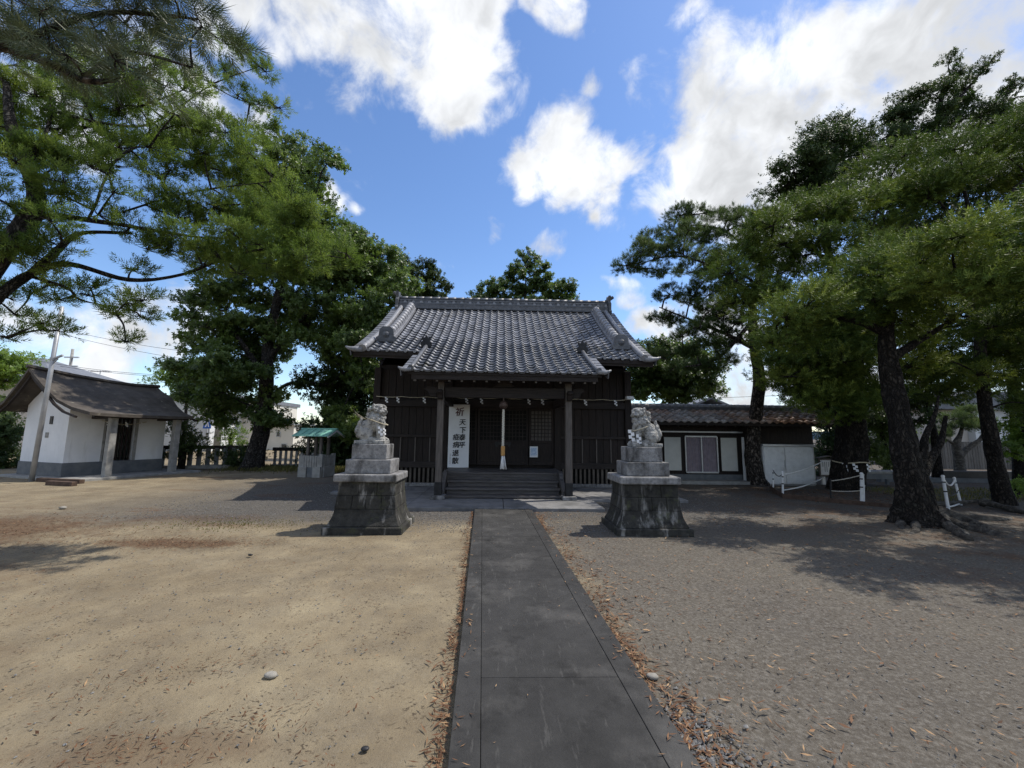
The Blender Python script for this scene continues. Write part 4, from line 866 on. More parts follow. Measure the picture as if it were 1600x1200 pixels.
def build_prefab():
    y = 14.05; a = at(1192, 697, y); c = at(1274, 752, y)
    t = thing('storage_shed', 'pale blue white metal storage shed with ribbed sliding doors behind the pine', 'shed', (a[0], y, 0)); w = c[0] - a[0]; h = a[2]
    part('body', MB().b(0, w, .03, .62, .04, h), 'white', t); part('roof', MB().b(-.04, w + .06, -.06, .68, h, h + .07), 'alu', t, bevel=.01); part('base', MB().b(0, w, .0, .62, -.02, .04), 'concrete', t)
    for x0, x1, o in ((.02, w * .42, 0), (w * .42 + .02, w - .02, .0)):
        d = part('sliding_door', MB().b(x0, x1, -.012 + o, .03, .06, h - .04), 'white', t)
        for i in range(16): z = .12 + i * (h - .24) / 15; part('rib', MB().b(x0 + .02, x1 - .02, -.019, -.012, z - .008, z + .008), 'white', d)
    part('corner_trim', MB().b(w - .02, w + .01, -.02, .64, .03, h), 'alu', t); part('handle', MB().b(w * .42 - .04, w * .42 - .02, -.03, -.012, .6, .85), 'alu', t)
build_prefab()

# ------------------------------------------------------------------ rope barrier round the sacred tree
POSTS = []
def bpost(px, ptop, pbot, r, label, m_='white', px2=None, double=False):
    b = gp(px, pbot); tp = at(px2 or px, ptop, b[1]); t = thing('barrier_post', label, 'post', (b[0], b[1], 0), group='posts of the rope barrier round the old tree')
    d = (tp[0] - b[0], 0, tp[2]); part('shaft', MB().tube([(0, 0, -.05), d], r, 10), m_, t)
    if double: part('brace', MB().tube([(.08, -.02, -.02), (.05, -.02, .03), (.075, -.02, d[2] * .5), (.085, -.02, d[2] * .97)], .022, 8), m_, t)
    part('cap', MB().lathe((d[0], 0, d[2]), [(r * 1.15, -.02), (r * 1.15, .012), (r * .5, .03)], 10), m_, t)
    if m_ == 'white': part('tie_band', MB().lathe((d[0] * .52, 0, d[2] * .52), [(r * 1.1, 0), (r * 1.1, .03)], 10).lathe((d[0] * .8, 0, d[2] * .8), [(r * 1.1, 0), (r * 1.1, .03)], 10), 'iron', t)
    POSTS.append((Vector((b[0], b[1], 0)), Vector((b[0] + d[0], b[1], d[2]))))
bpost(1208, 733, 767, .022, 'slim white barrier post nearest the pine trunk')
bpost(1223, 738, 777, .026, 'white barrier post at the bend of the board edging')
bpost(1298, 750, 779, .022, 'thin dark barrier post below the notice board', 'iron')
bpost(1346, 740, 786, .034, 'thick white barrier post with a second pipe beside it', double=True)
bpost(1482, 744, 796, .032, 'leaning white barrier post right of the gnarled trunk', px2=1473)
bpost(1502, 747, 789, .027, 'leaning white barrier post joined by short sagging ropes', px2=1491)
def swag(i, j, f, s, r, lab, m_='rope'):
    a0, a1 = POSTS[i]; b0_, b1_ = POSTS[j]; a = a0.lerp(a1, f); b = b0_.lerp(b1_, f)
    simple('barrier_rope', lab, 'rope', MB().tube([a.lerp(b, k / 14) - Vector((0, 0, s * 4 * (k / 14) * (1 - k / 14))) for k in range(15)], r, 6), m_, True, 'ropes of the barrier')
swag(0, 1, .95, .12, .012, 'short dark cord sagging between the two posts by the pine', 'iron')
nb = gp(1289, 757)
POSTS.append((Vector((nb[0], nb[1], 0)), Vector((nb[0], nb[1], .9))))
swag(1, 6, .9, .06, .02, 'upper white rope from the bend post to the notice board', 'white'); swag(1, 6, .28, .07, .02, 'lower white rope from the bend post to the notice board', 'white')
swag(2, 3, .95, .02, .012, 'upper grey rope right of the thin dark post'); swag(2, 3, .42, .02, .012, 'lower grey rope right of the thin dark post')
swag(4, 5, .95, .16, .018, 'upper white rope sagging between the two leaning posts', 'white'); swag(4, 5, .5, .08, .012, 'middle dark cord between the two leaning posts', 'iron'); swag(4, 5, .08, .02, .018, 'lowest white rope between the two leaning posts', 'white')
b_ = gp(1415, 790); POSTS.append((Vector((b_[0] + .1, b_[1] + 1.2, 0)), Vector((b_[0] + .1, b_[1] + 1.2, .75))))
swag(3, 7, .85, .06, .014, 'upper pale rope running behind the gnarled trunk'); swag(3, 7, .45, .05, .014, 'lower pale rope running behind the gnarled trunk')
def edging():
    P = [gp(x, y) for x, y in ((1204, 765), (1224, 778), (1262, 782), (1300, 786), (1350, 791), (1392, 795), (1420, 797))]
    t = thing('board_edging', 'low rotting board edging round the leaf-strewn bed of the old tree', 'edging', tuple(P[0])); o = Vector(P[0])
    for a, c in zip(P, P[1:]): part('board', MB().beam(Vector(a) - o + Vector((0, 0, .05)), Vector(c) - o + Vector((0, 0, .05)), .035, .13), 'edging', t, bevel=.006)
edging()
def notice():
    y = nb[1]; a = at(1281, 719, y); c = at(1310, 742, y); t = thing('notice_board', 'small roofed notice board with white text panel on a white post', 'notice board', (nb[0], y, 0))
    cx = (a[0] + c[0]) / 2 - nb[0]; hw = (c[0] - a[0]) / 2; z0, z1 = c[2], a[2]
    part('post', MB().b(-.06, .06, .03, .10, -.05, z0 + .1), 'white', t); part('board', MB().b(cx - hw - .05, cx + hw + .05, -.01, .03, z0 - .06, z1 + .06), 'woodgrey', t, bevel=.006); part('panel', MB().b(cx - hw, cx + hw, -.016, -.01, z0, z1), 'white', t)
    part('roof', MB().prism([(cx - hw - .1, z1 + .06), (cx, z1 + .13), (cx + hw + .1, z1 + .06), (cx + hw + .1, z1 + .09), (cx, z1 + .165), (cx - hw - .1, z1 + .09)], -.07, .1), 'woodgrey', t)
    mb = MB()
    for i in range(8):
        x = cx + hw * .8 - i * hw * .22; L_ = (z1 - z0) * (.74 if i not in (4, 7) else .35); k = int(L_ / .035)
        for j in range(k): mb.b(x - .013, x + .013, -.019, -.0165, z1 - .06 - j * .035 - .02, z1 - .06 - j * .035)
    part('text_columns', mb, 'ink', t)
notice()
def table():
    a = gp(1345, 762); t = thing('stone_table', 'grey slab table standing behind the gnarled trunk', 'table', (13.3, 14.3, 0)); zt = at(1370, 737, 14.3)[2]
    part('top', MB().box((0, 0, zt), (1.7, .8, .07)), 'concrete', t, bevel=.01); part('apron', MB().b(-.75, .75, -.36, -.32, zt - .22, zt - .04), 'plinthgrey', t)
    for sx in (-1, 1):
        for sy in (-1, 1): part('leg', MB().box((sx * .7, sy * .3, zt / 2), (.09, .09, zt)), 'plinthgrey', t)
table()

# ------------------------------------------------------------------ right background: wall, road, house, slat fence
def right_back():
    y = 15.6; x0 = at(1470, 740, y)[0]
    t = thing('low_wall', 'low grey wall with black top beam along the road on the right', 'wall', (x0, y, 0)); zt = at(1520, 736, y)[2]; zm = at(1520, 747, y)[2]
    part('beam', MB().b(0, 14, -.1, .1, zm, zt), 'iron', t, bevel=.01); part('curb', MB().b(-2.5, 14, -.15, .15, -.05, zm - .2), 'concrete', t, bevel=.01); part('plinth', MB().b(-2.5, 14, -.1, .1, zm - .2, zm - .0), 'plinthgrey', t)
    props(link('road', MB().add([(14, 16.6, .0), (60, 14.6, .0), (60, 21, .0), (14, 21.5, .0)], [(0, 1, 2, 3)]).mesh('road'), MT['asphalt']), None, None, None, 'structure')
    hy = 25.0; h = thing('house', 'white and beige house behind a slat fence beyond the right-hand road', 'house', (0, hy, 0))
    a, m_, c = at(1440, 640, hy), at(1508, 640, hy), at(1562, 640, hy)
    part('wall', MB().b(a[0], m_[0], 0, 6, -.1, a[2]), 'housepink', h, label='beige wall'); part('wall', MB().b(m_[0] + .01, c[0] + 4, -.4, 6, -.1, a[2] + .4), 'house2', h, label='white wall')
    part('roof', MB().prism([(a[0] - .6, a[2]), (c[0] + 4.6, a[2]), (c[0] + 2, a[2] + 1.1), (a[0] + 2, a[2] + 1.1)], -.9, 6.6), 'slate', h); part('window', MB().b(a[0] + .8, a[0] + 1.7, -.03, .0, 1.4, 2.4), 'glass', h)
    fy = 22.6; x0 = at(1440, 700, fy)[0]; x1 = at(1560, 700, fy)[0] + 3; zt = at(1500, 690, fy)[2]
    f = thing('slat_fence', 'brown vertical slat fence in front of the white and beige house', 'fence', (x0, fy, 0)); n = 46; w = (x1 - x0) / n
    me = MB().box((0, 0, zt / 2), (w * .82, .03, zt)).mesh('slat'); me.materials.append(MT['fencewood'])
    for i in range(n): o = bpy.data.objects.new('slat', me); COL.objects.link(o); o.location = (w * (i + .5), random.uniform(-.006, .006), 0); o.parent = f
    part('rail', MB().b(0, x1 - x0, .02, .06, zt * .25, zt * .25 + .08).b(0, x1 - x0, .02, .06, zt * .8, zt * .8 + .08), 'fencewood', f)
right_back()
def left_back():
    Y = 38.0
    def X(px): return at(px, 680, Y)[0]
    def Z(py, px=350): return at(px, py, Y)[2]
    h = thing('house', 'long cream rendered building beyond the stone fence with small dark windows', 'house', (0, Y, 0))
    part('wall', MB().b(X(308), X(402), 0, 7, -.2, Z(628)), 'house', h); part('wall', MB().b(X(402) + .01, X(455), .4, 7, -.2, Z(663)), 'house', h, label='lower wing with flat roof')
    part('roof', MB().b(X(302), X(404), -.4, 7.4, Z(628), Z(622)), 'slate', h); part('roof', MB().b(X(403), X(458), 0, 7.3, Z(663), Z(660)), 'alu', h)
    for p0, p1, q0, q1, yo in ((335, 351, 680, 693, 0), (379, 388, 681, 684, 0), (428, 435, 674, 682, .4), (437, 446, 692, 700, .4)):
        w = part('window', MB().b(X(p0), X(p1), yo - .06, yo, Z(q1), Z(q0)), 'alu', h); part('pane', MB().b(X(p0) + .06, X(p1) - .06, yo - .08, yo - .062, Z(q1) + .06, Z(q0) - .06), 'glass', w)
    part('fascia', MB().b(X(290), X(360), -1.5, -1.2, Z(700), Z(692)), 'plinthgrey', h)
    Y = 34.0
    g = thing('house', 'white gabled house with blue grey barge boards behind the storehouse', 'house', (0, Y, 0)); a, m_, c = X(245), X(285), X(327)
    part('wall', MB().b(a, c, 0, 8, -.2, Z(640)).prism([(a, Z(640)), (c, Z(640)), (m_, Z(612))], 0, 8), 'house2', g)
    for s, e in ((a - .5, m_), (c + .5, m_)): part('roof', MB().beam((s, 4, Z(642)), (e, 4, Z(610)), 8.6, .16, (0, 1, 0)) if False else MB().add([(s, -.5, Z(644)), (e, -.5, Z(610)), (e, 8.5, Z(610)), (s, 8.5, Z(644)), (s, -.5, Z(640)), (e, -.5, Z(606)), (e, 8.5, Z(606)), (s, 8.5, Z(640))], [(0, 1, 2, 3), (7, 6, 5, 4), (0, 4, 5, 1), (1, 5, 6, 2), (2, 6, 7, 3), (3, 7, 4, 0)]), 'slate', g)
    w = part('window', MB().b(X(276), X(292), -.06, 0, Z(668), Z(650)), 'alu', g); part('pane', MB().b(X(278), X(290), -.08, -.062, Z(666), Z(652)), 'glass', w)
    part('drainpipe', MB().cyl((c - .15, -.08, 0), (c - .15, -.08, Z(645)), .06, 8), 'alu', g)
    Y = 27.0
    k = thing('house', 'large grey roofed house rising behind the storehouse on the far left', 'house', (0, Y, 0)); x0, x1 = X(-220), X(60)
    part('wall', MB().b(x0, x1, 0, 8, -.2, Z(592, 40)), 'housepink', k)
    part('roof', MB().add([(x0 - 1, -1, Z(576, 0) - .6), (x1 + 1.2, -1, Z(591, 110) - .35), (x1 - 4.6, 4, Z(552, 0) + .4), (x0 + 4, 4, Z(552, 0) + .4), (x0 - 1, 9, Z(585, 0) - .6), (x1 + 1.2, 9, Z(585, 0) - .6)], [(0, 1, 2, 3), (1, 5, 2), (5, 4, 3, 2), (4, 0, 3), (0, 4, 5, 1)]), 'slate', k)
    w = part('window', MB().b(X(18), X(40), -.06, 0, Z(620, 30), Z(600, 30)), 'alu', k); part('pane', MB().b(X(19.5), X(38.5), -.08, -.062, Z(618, 30), Z(602, 30)), 'glass', w)
    # utility poles, sign, aerial and wires
    def upole(px, py, pb, Y, lab, r=.16):
        b = at(px, pb, Y); tp = at(px, py, Y); t = thing('utility_pole', lab, 'utility pole', (b[0], Y, 0)); part('shaft', MB().tube([(0, 0, -.3), (0, 0, tp[2])], [r, r * .7], 10), 'concrete', t, smooth=True); return t, tp
    t, tp = upole(337, 560, 715, 28, 'thick grey utility pole behind the stone fence carrying a blue sign', .22)
    s = thing('road_sign', 'blue pentagonal pedestrian crossing sign on the thick utility pole', 'road sign', (tp[0], 27.7, 0)); c = at(324, 662, 27.7) ; cx = c[0] - tp[0]; z = c[2]
    part('plate', MB().prism([(cx - .26, z - .32), (cx + .26, z - .32), (cx + .24, z - .12), (cx, z + .34), (cx - .24, z - .12)], -.015, .015), 'blue', s)
    part('symbol', MB().prism([(cx - .02, z + .1), (cx + .06, z + .1), (cx + .15, z - .22), (cx + .08, z - .22), (cx + .02, z - .05), (cx - .06, z - .22), (cx - .14, z - .22)], -.022, -.016).ball((cx + .02, -.02, z + .15), (.04, .005, .04)), 'white', s); part('arm', MB().b(cx + .2, 0, -.01, .02, z - .18, z - .14), 'alu', s)
    t2, tp2 = upole(89, 545, 715, 42, 'slim pale utility pole rising behind the storehouse roof')
    for i in range(3): part('crossarm', MB().b(-.7, .7, -.06, .06, tp2[2] - .9 - i * .9, tp2[2] - .78 - i * .9), 'alu', t2)
    an = at(157, 579, 40); t3 = thing('television_aerial', 'thin television aerial above the storehouse roof ridge', 'aerial', (an[0], 40, 0)); part('mast', MB().cyl((0, 0, 3), (0, 0, an[2]), .035, 6), 'alu', t3); part('boom', MB().cyl((-.9, 0, an[2] - .1), (.9, 0, an[2] - .05), .03, 6), 'alu', t3)
    for i in range(7): part('element', MB().cyl((-.8 + i * .26, -.35, an[2] - .07), (-.8 + i * .26, .35, an[2] - .07), .018, 5), 'alu', t3)
    pr = thing('house', 'low house roof carrying the television aerial behind the storehouse', 'house', (an[0], 40, 0)); part('wall', MB().b(-3, 4, .5, 6, -.1, 3.2), 'housepink', pr); part('roof', MB().prism([(-3.6, 3.1), (4.6, 3.1), (2.5, 4.4), (-1.5, 4.4)], 0, 6.5), 'slate', pr)
    W = [((-30, 545), (330, 588), 30), ((-30, 548), (330, 590), 30.5), ((60, 505), (420, 560), 33), ((60, 512), (420, 575), 33.5), ((140, 605), (330, 565), 36), ((180, 598), (330, 580), 36.5)]
    for i, (p, q, y) in enumerate(W):
        a, b = Vector(at(*p, y)), Vector(at(*q, y)); lab = ('upper', 'second', 'third', 'fourth', 'fifth rising', 'lowest rising')[i]
        simple('overhead_wire', lab + ' overhead wire crossing the sky above the storehouse', 'wire', MB().tube([a.lerp(b, k / 12) - Vector((0, 0, .5 * 4 * (k / 12) * (1 - k / 12))) for k in range(13)], .014, 5), 'iron', group='overhead wires on the left')
    a, b = Vector(at(1110, 622, 40)), Vector(at(1330, 614, 40)); simple('overhead_wire', 'dark overhead wire crossing the sky above the office roof', 'wire', MB().tube([a.lerp(b, k / 8) for k in range(9)], .02, 5), 'iron')
    a = at(1112, 624, 34); q = thing('house', 'small grey roof gable peeping over the shrine office ridge', 'house', (a[0], 34, 0)); part('wall', MB().b(-2.5, 2.5, .3, 5, 0, a[2] - 1.0), 'housepink', q); part('roof', MB().prism([(-3.2, a[2] - 1.25), (0, a[2] + .05), (3.2, a[2] - 1.25), (3.2, a[2] - 1.1), (0, a[2] + .22), (-3.2, a[2] - 1.1)], 0, 5.4), 'slate', q)
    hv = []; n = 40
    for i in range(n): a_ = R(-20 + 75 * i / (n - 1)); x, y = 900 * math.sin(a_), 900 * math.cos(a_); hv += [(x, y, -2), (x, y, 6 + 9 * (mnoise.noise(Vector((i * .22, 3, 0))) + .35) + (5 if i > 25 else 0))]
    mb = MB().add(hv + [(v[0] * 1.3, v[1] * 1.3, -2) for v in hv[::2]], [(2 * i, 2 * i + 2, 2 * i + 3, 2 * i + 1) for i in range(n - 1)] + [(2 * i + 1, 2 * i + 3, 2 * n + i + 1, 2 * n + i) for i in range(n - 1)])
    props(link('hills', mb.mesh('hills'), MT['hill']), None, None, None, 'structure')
left_back()

# ------------------------------------------------------------------ trees
def sprig(n, stem, ll, lw, ang, droop=0.0, tip=True):
    out = []
    for i in range(n):
        f = (i + .5) / n; a = i * 2.399; A = ang * (1 - .35 * f) if tip else ang
        rad = np.array([math.cos(a), math.sin(a), 0]); d = rad * math.sin(A) + np.array([0, 0, math.cos(A)]); tn = np.array([-math.sin(a), math.cos(a), 0]); b = np.array([0, 0, stem * f])
        s = .75 + .25 * math.sin(i * 5.3); L_ = ll * s; end = b + d * L_ + np.array([0, 0, -droop * L_])
        q = b + d * L_ * .16; out.append([q + tn * lw * .54, end, q - tn * lw * .54])
    return np.array(out)
SP = dict(pod=sprig(16, .13, .085, .0115, 1.0), pod2=sprig(14, .15, .11, .024, 1.05), pod3=sprig(15, .13, .088, .0165, 1.05), brd=sprig(8, .17, .16, .085, 1.15, .15), brd2=sprig(9, .2, .19, .085, 1.15, .1),
          pine=sprig(20, .09, .15, .0125, 1.0), near=sprig(60, .13, .13, .0052, .95), far=sprig(8, .28, .3, .13, 1.1, .1), shrub=sprig(9, .12, .09, .035, 1.1), rag=sprig(8, .17, .14, .06, 1.1, .2))
def inpoly(x, y, P):
    c = False; j = len(P) - 1
    for i in range(len(P)):
        if (P[i][1] > y) != (P[j][1] > y) and x < (P[j][0] - P[i][0]) * (y - P[i][1]) / (P[j][1] - P[i][1]) + P[i][0]: c = not c
        j = i
    return c
def fill(P, Y, step, rad=None, spread=1.0, keep=1.0, flat=.62):
    out = []; xs = [p[0] for p in P]; ys = [p[1] for p in P]; rr = random.Random(int(sum(xs) + sum(ys))); y = min(ys); k = 0
    while y <= max(ys):
        x = min(xs) + (k % 2) * step / 2
        while x <= max(xs):
            jx, jy = x + rr.uniform(-.3, .3) * step, y + rr.uniform(-.3, .3) * step
            if inpoly(jx, jy, P) and rr.random() < keep: out.append((jx, jy, Y + rr.uniform(-spread, spread), (rad or step * .72) * rr.uniform(.7, 1.2), flat))
            x += step
        y += step * .8; k += 1
    return out
def place(V, tpl, pos, ax, sc):
    n = len(pos); ax = unit(ax); h = np.where(np.abs(ax[:, 2:3]) < .9, np.array([[0, 0, 1.]]), np.array([[1., 0, 0]])); x = unit(np.cross(h, ax)); y = np.cross(ax, x)
    t = rng.uniform(0, 2 * np.pi, n)[:, None]; X = x * np.cos(t) + y * np.sin(t); Yv = np.cross(ax, X)
    M_ = np.stack([X, Yv, ax], -1) * sc[:, None, None]
    V.append((np.einsum('nij,lvj->nlvi', M_, tpl) + pos[:, None, None, :]).reshape(-1, 3, 3))
def tree(name, label, trunk, pads, leaf, spr, dens, bark='bark', limbs=(), rough=.12, lobes=None, group=None, cat='tree', upb=.6, sub=9, twig=True, seg=14, tw=.028, rawpads=None, tsub=6, k=1.0, padk=1.25, tight=.27):
    """trunk: [(px,py,Y,r)] or world points when a tuple starts with 'w'"""
    def W(p): return np.array(p[1:4], float) if p[0] == 'w' else at(*p[:3])
    def rad(p): return k * (p[4] if p[0] == 'w' else p[3])
    base = W(trunk[0]); base[2] = 0; t = thing(name, label, cat, tuple(base), group=group); pool = []; prad = []
    def stem(nm, L_, mtl, sg, lb=None, rg=rough):
        P = [W(p) for p in L_]; q = smooth_line(P, tsub); rr_ = np.interp(np.linspace(0, 1, len(q)), np.linspace(0, 1, len(L_)), [rad(p) for p in L_]); pool.extend(q); prad.extend(rr_)
        part(nm, MB().tube([p - base for p in q], list(rr_), sg, rough=rg, seed=random.random() * 50, lobes=lb), mtl, t, smooth=True)
    stem('trunk', trunk, bark, seg, lobes)
    for L_ in limbs: stem('limb', L_, bark, 9)
    pool = np.array(pool); prad = np.array(prad); V = []; T = []; tb = MB()
    P = [(at(px, py, Y), r_ * Y / 640 * padk, fl) for px, py, Y, r_, fl in pads] + [(np.array(a, float), r_, fl) for a, r_, fl in (rawpads or [])]
    order = sorted(range(len(P)), key=lambda i: np.min(np.linalg.norm(pool - P[i][0], axis=1)))
    nodes = pool.copy()
    for i in order:
        c, r_, fl = P[i]
        if twig:
            dd = np.linalg.norm(nodes - c, axis=1) + .8 * np.maximum(0, nodes[:, 2] - c[2]); kk = int(np.argmin(dd)); a = nodes[kk]
            mid = (a + c) / 2 + rng.normal(0, .06, 3) * np.linalg.norm(c - a) + np.array([0, 0, .08 * np.linalg.norm(c - a)])
            q = smooth_line([a, mid, c], 4); tb.tube([p - base for p in q], list(np.linspace(tw * (.6 + .5 * r_), tw * .35, len(q))), 5, cap=False); nodes = np.concatenate([nodes, np.array(q[3:])])
        S = rng.normal(0, 1, (sub, 3)); S = unit(S) * rng.uniform(.35, 1, (sub, 1)) ** .6; S[:, 2] = S[:, 2] * fl + .1; S = S * r_
        if twig:
            for s in S: tb.tube([c - base, c + s * .55 + np.array([0, 0, -.04 * r_]) - base, c + s - base], [tw * .35, tw * .25, tw * .12], 3, cap=False)
        n = max(4, int(dens * math.pi * r_ * r_)); w = rng.integers(0, sub, n); off = rng.normal(0, 1, (n, 3)) * np.array([1, 1, .6]) * r_ * tight
        pos = c + S[w] + off; ax = unit(S[w] + off * 1.2) * .75 + np.array([0, 0, upb]) + rng.normal(0, .35, (n, 3))
        sc = rng.uniform(.7, 1.25, n); place(V, SP[spr], pos - base, ax, sc); nl = len(SP[spr])
        tc = rng.normal(.5, .14) + rng.normal(0, .10, sub); T.append(np.repeat(np.clip(tc[w] + rng.normal(0, .10, n), 0, 1), nl))
    me = fast_mesh('crown', np.concatenate(V), 3, np.concatenate(T)); part('crown', me, leaf, t, kind='stuff')
    if twig and tb.f: part('twigs', tb, bark, t, kind='stuff')
    return t
# --- near left evergreen
p1 = fill([(250, 365), (330, 350), (420, 352), (500, 372), (565, 405), (525, 425), (470, 455), (420, 440), (360, 438), (300, 420), (245, 408)], 6.5, 34, 26, .4, flat=.55)
p1 += fill([(210, 290), (300, 300), (420, 300), (500, 335), (530, 380), (430, 362), (330, 352), (250, 345)], 6.8, 34, 26, .5, flat=.5)
p1 += fill([(220, 225), (300, 180), (380, 200), (440, 270), (440, 310), (330, 290), (230, 280)], 7.2, 36, 27, .6, flat=.5)
p1 += fill([(-60, 100), (120, 80), (260, 110), (340, 150), (300, 205), (220, 250), (130, 285), (60, 300), (-60, 260)], 6.2, 38, 27, .7, keep=.85, flat=.55)
p1 += fill([(140, 300), (240, 300), (260, 415), (200, 425), (160, 370)], 6.0, 36, 19, .6, keep=.6)
p1 += fill([(20, 250), (110, 250), (120, 300), (60, 310), (30, 290)], 5.7, 34, 24, .3)
p1 += fill([(-60, 290), (60, 310), (140, 330), (130, 400), (40, 420), (-60, 400)], 5.6, 36, 20, .4, keep=.75) 
p1 += fill([(-40, 440), (110, 440), (270, 465), (260, 500), (180, 545), (110, 515), (30, 535), (-40, 520)], 6.4, 36, 17, .5, keep=.7, flat=.4)
p1 += [(380, 80, 7.4, 17, .5), (415, 112, 7.4, 19, .4), (350, 105, 7.4, 18, .5), (435, 168, 7.4, 15, .35), (405, 160, 7.4, 16, .4), (372, 150, 7.4, 18, .4), (395, 95, 7.4, 14, .5), (355, 70, 7.4, 14, .6), (330, 130, 7.2, 20, .5)]
tree('evergreen_tree', 'big dark limbed evergreen leaning in from the left edge over the storehouse', [('w', -7.6, 5.6, -.1, .42), ('w', -7.3, 5.7, 1.6, .36), (-90, 520, 5.8, .33), (0, 400, 5.8, .24), (55, 320, 5.8, .19), (40, 255, 5.8, .14), (18, 200, 5.8, .11), (10, 130, 5.9, .07)], p1, 'L_pod', 'pod', 550, 'barkgrey',
     limbs=[[(-110, 560, 5.8, .22), (0, 462, 6.0, .15), (55, 425, 6.2, .11), (110, 413, 6.3, .075), (200, 437, 6.4, .055), (280, 430, 6.5, .045), (350, 405, 6.5, .038), (430, 388, 6.5, .028), (540, 404, 6.5, .012)],
            [(0, 392, 5.9, .12), (60, 340, 6.0, .085), (160, 347, 6.1, .06), (240, 360, 6.3, .045), (330, 372, 6.5, .03), (420, 368, 6.6, .015)],
            [(45, 430, 6.1, .11), (85, 395, 6.2, .085), (125, 365, 6.3, .06), (205, 364, 6.4, .04)], [(190, 332, 6.3, .03), (260, 310, 6.5, .03), (330, 295, 6.7, .024), (440, 282, 6.9, .01)],
            [(135, 347, 6.1, .035), (150, 318, 6.1, .03), (162, 285, 6.2, .026), (182, 252, 6.3, .018), (230, 220, 6.5, .012)], [(70, 170, 6.0, .05), (160, 192, 6.3, .04), (240, 192, 6.8, .03), (330, 133, 7.3, .02), (405, 104, 7.4, .01)],
            [(50, 432, 6.2, .05), (105, 450, 6.3, .035), (125, 468, 6.4, .025), (180, 480, 6.4, .018), (245, 490, 6.5, .008)], [(40, 255, 5.8, .06), (75, 200, 6.0, .045), (78, 150, 6.1, .03)], [(330, 133, 7.3, .018), (380, 158, 7.4, .012), (450, 172, 7.4, .006)]], sub=9, tw=.024, k=.58, padk=1.08, tight=.2, rough=.2, seg=20)
# --- pine bough hanging in at the top left
pn = fill([(-40, -30), (330, -40), (335, 40), (300, 110), (220, 125), (120, 105), (-40, 85)], 2.75, 60, 40, .25, flat=.5)
tree('pine_tree', 'near pine bough of long needles hanging in at the top left corner', [('w', -5.2, 1.6, -.1, .26), ('w', -5.1, 1.7, 2.2, .22), ('w', -4.7, 1.9, 4.2, .17), ('w', -4.4, 2.0, 6.2, .1)], pn, 'L_near', 'near', 150, 'barkpine',
     limbs=[[('w', -4.75, 1.9, 3.9, .07), (-80, 55, 2.7, .035), (60, 92, 2.7, .025), (130, 125, 2.7, .02), (185, 125, 2.75, .014)], [(0, 75, 2.7, .025), (150, 22, 2.75, .018), (250, 24, 2.8, .013), (310, 30, 2.8, .008)], [(130, 120, 2.7, .016), (200, 82, 2.75, .012), (300, 105, 2.8, .008)]], upb=.1, sub=6, tw=.012)
# --- big broadleaf tree behind the well
c2 = [(450, 205), (505, 230), (520, 295), (512, 345), (548, 376), (585, 385), (615, 418), (628, 460), (620, 490), (600, 540), (595, 590), (560, 600), (520, 560), (480, 545), (430, 560), (395, 610), (350, 650), (310, 640), (265, 600), (290, 570), (275, 525), (300, 480), (330, 440), (380, 400), (400, 330), (410, 250)]
p2 = fill(c2, 18.3, 34, 26, 1.9, keep=.95, flat=.75) + fill([(310, 560), (420, 560), (440, 640), (470, 655), (530, 640), (560, 600), (560, 690), (520, 655), (440, 665), (330, 660)], 18.0, 32, 20, 1.5, keep=.7)
p2 += fill([(480, 345), (530, 360), (580, 385), (608, 425), (575, 440), (500, 430)], 18.6, 30, 22, 1.2, flat=.75) + fill([(520, 480), (600, 480), (600, 600), (540, 610)], 18.9, 30, 22, 1.0, flat=.75)
tree('broadleaf_tree', 'tall dense broadleaf tree with flared trunk rising behind the well shelter', [(392, 733, 18.2, .78), (398, 712, 18.2, .58), (408, 670, 18.2, .46), (416, 600, 18.2, .42), (420, 530, 18.3, .34), (440, 440, 18.4, .24), (455, 330, 18.4, .14), (460, 250, 18.4, .06)], p2, 'L_brd', 'brd', 150, 'barkgrey',
     limbs=[[(416, 600, 18.2, .26), (395, 560, 17.9, .18), (350, 500, 17.6, .1), (320, 480, 17.5, .05)], [(418, 560, 18.2, .24), (470, 500, 18.6, .17), (540, 430, 18.8, .1), (590, 400, 18.8, .05)], [(440, 440, 18.4, .14), (500, 380, 18.8, .08), (560, 375, 19, .04)], [(410, 640, 18.2, .2), (450, 600, 18.8, .12), (520, 600, 19.2, .06)], [(372, 735, 17.5, .1), (385, 725, 17.9, .18), (396, 700, 18.2, .2)]],
     sub=10, tw=.05, k=.64, padk=1.2, tight=.22, seg=28, lobes=lambda f, d: 1 + (.18 * math.sin(3 * math.atan2(d.y, d.x) + .6) if f < .3 else .04))
def bush(name, label, pts, leaf, spr, dens, stems=3, group=None, cat='tree', **kw):
    c = np.mean([at(*p[:3]) for p in pts], axis=0); top = max(at(*p[:3])[2] for p in pts)
    return tree(name, label, [('w', c[0], c[1], -.1, kw.pop('tr', .16)), ('w', c[0] + .05, c[1], top * .35, .12), ('w', c[0] - .05, c[1], top * .65, .08), ('w', c[0], c[1], top * .9, .03)], pts, leaf, spr, dens, 'bark', group=group, cat=cat, seg=9, **kw)
bush('evergreen_tree', 'dark evergreen filling the gap between the well shelter and the shrine hall', fill([(500, 600), (560, 570), (600, 560), (600, 720), (540, 725), (500, 690)], 20.3, 32, 28, .7), 'L_drk', 'brd', 170, tw=.04)
bush('broadleaf_tree', 'distant broadleaf tree topping the left end of the shrine roof', fill([(610, 405), (645, 405), (680, 418), (705, 455), (690, 475), (610, 475)], 27, 19, 13, .8), 'L_drk', 'brd', 190, tw=.05, tr=.3, padk=1.1, tight=.2)
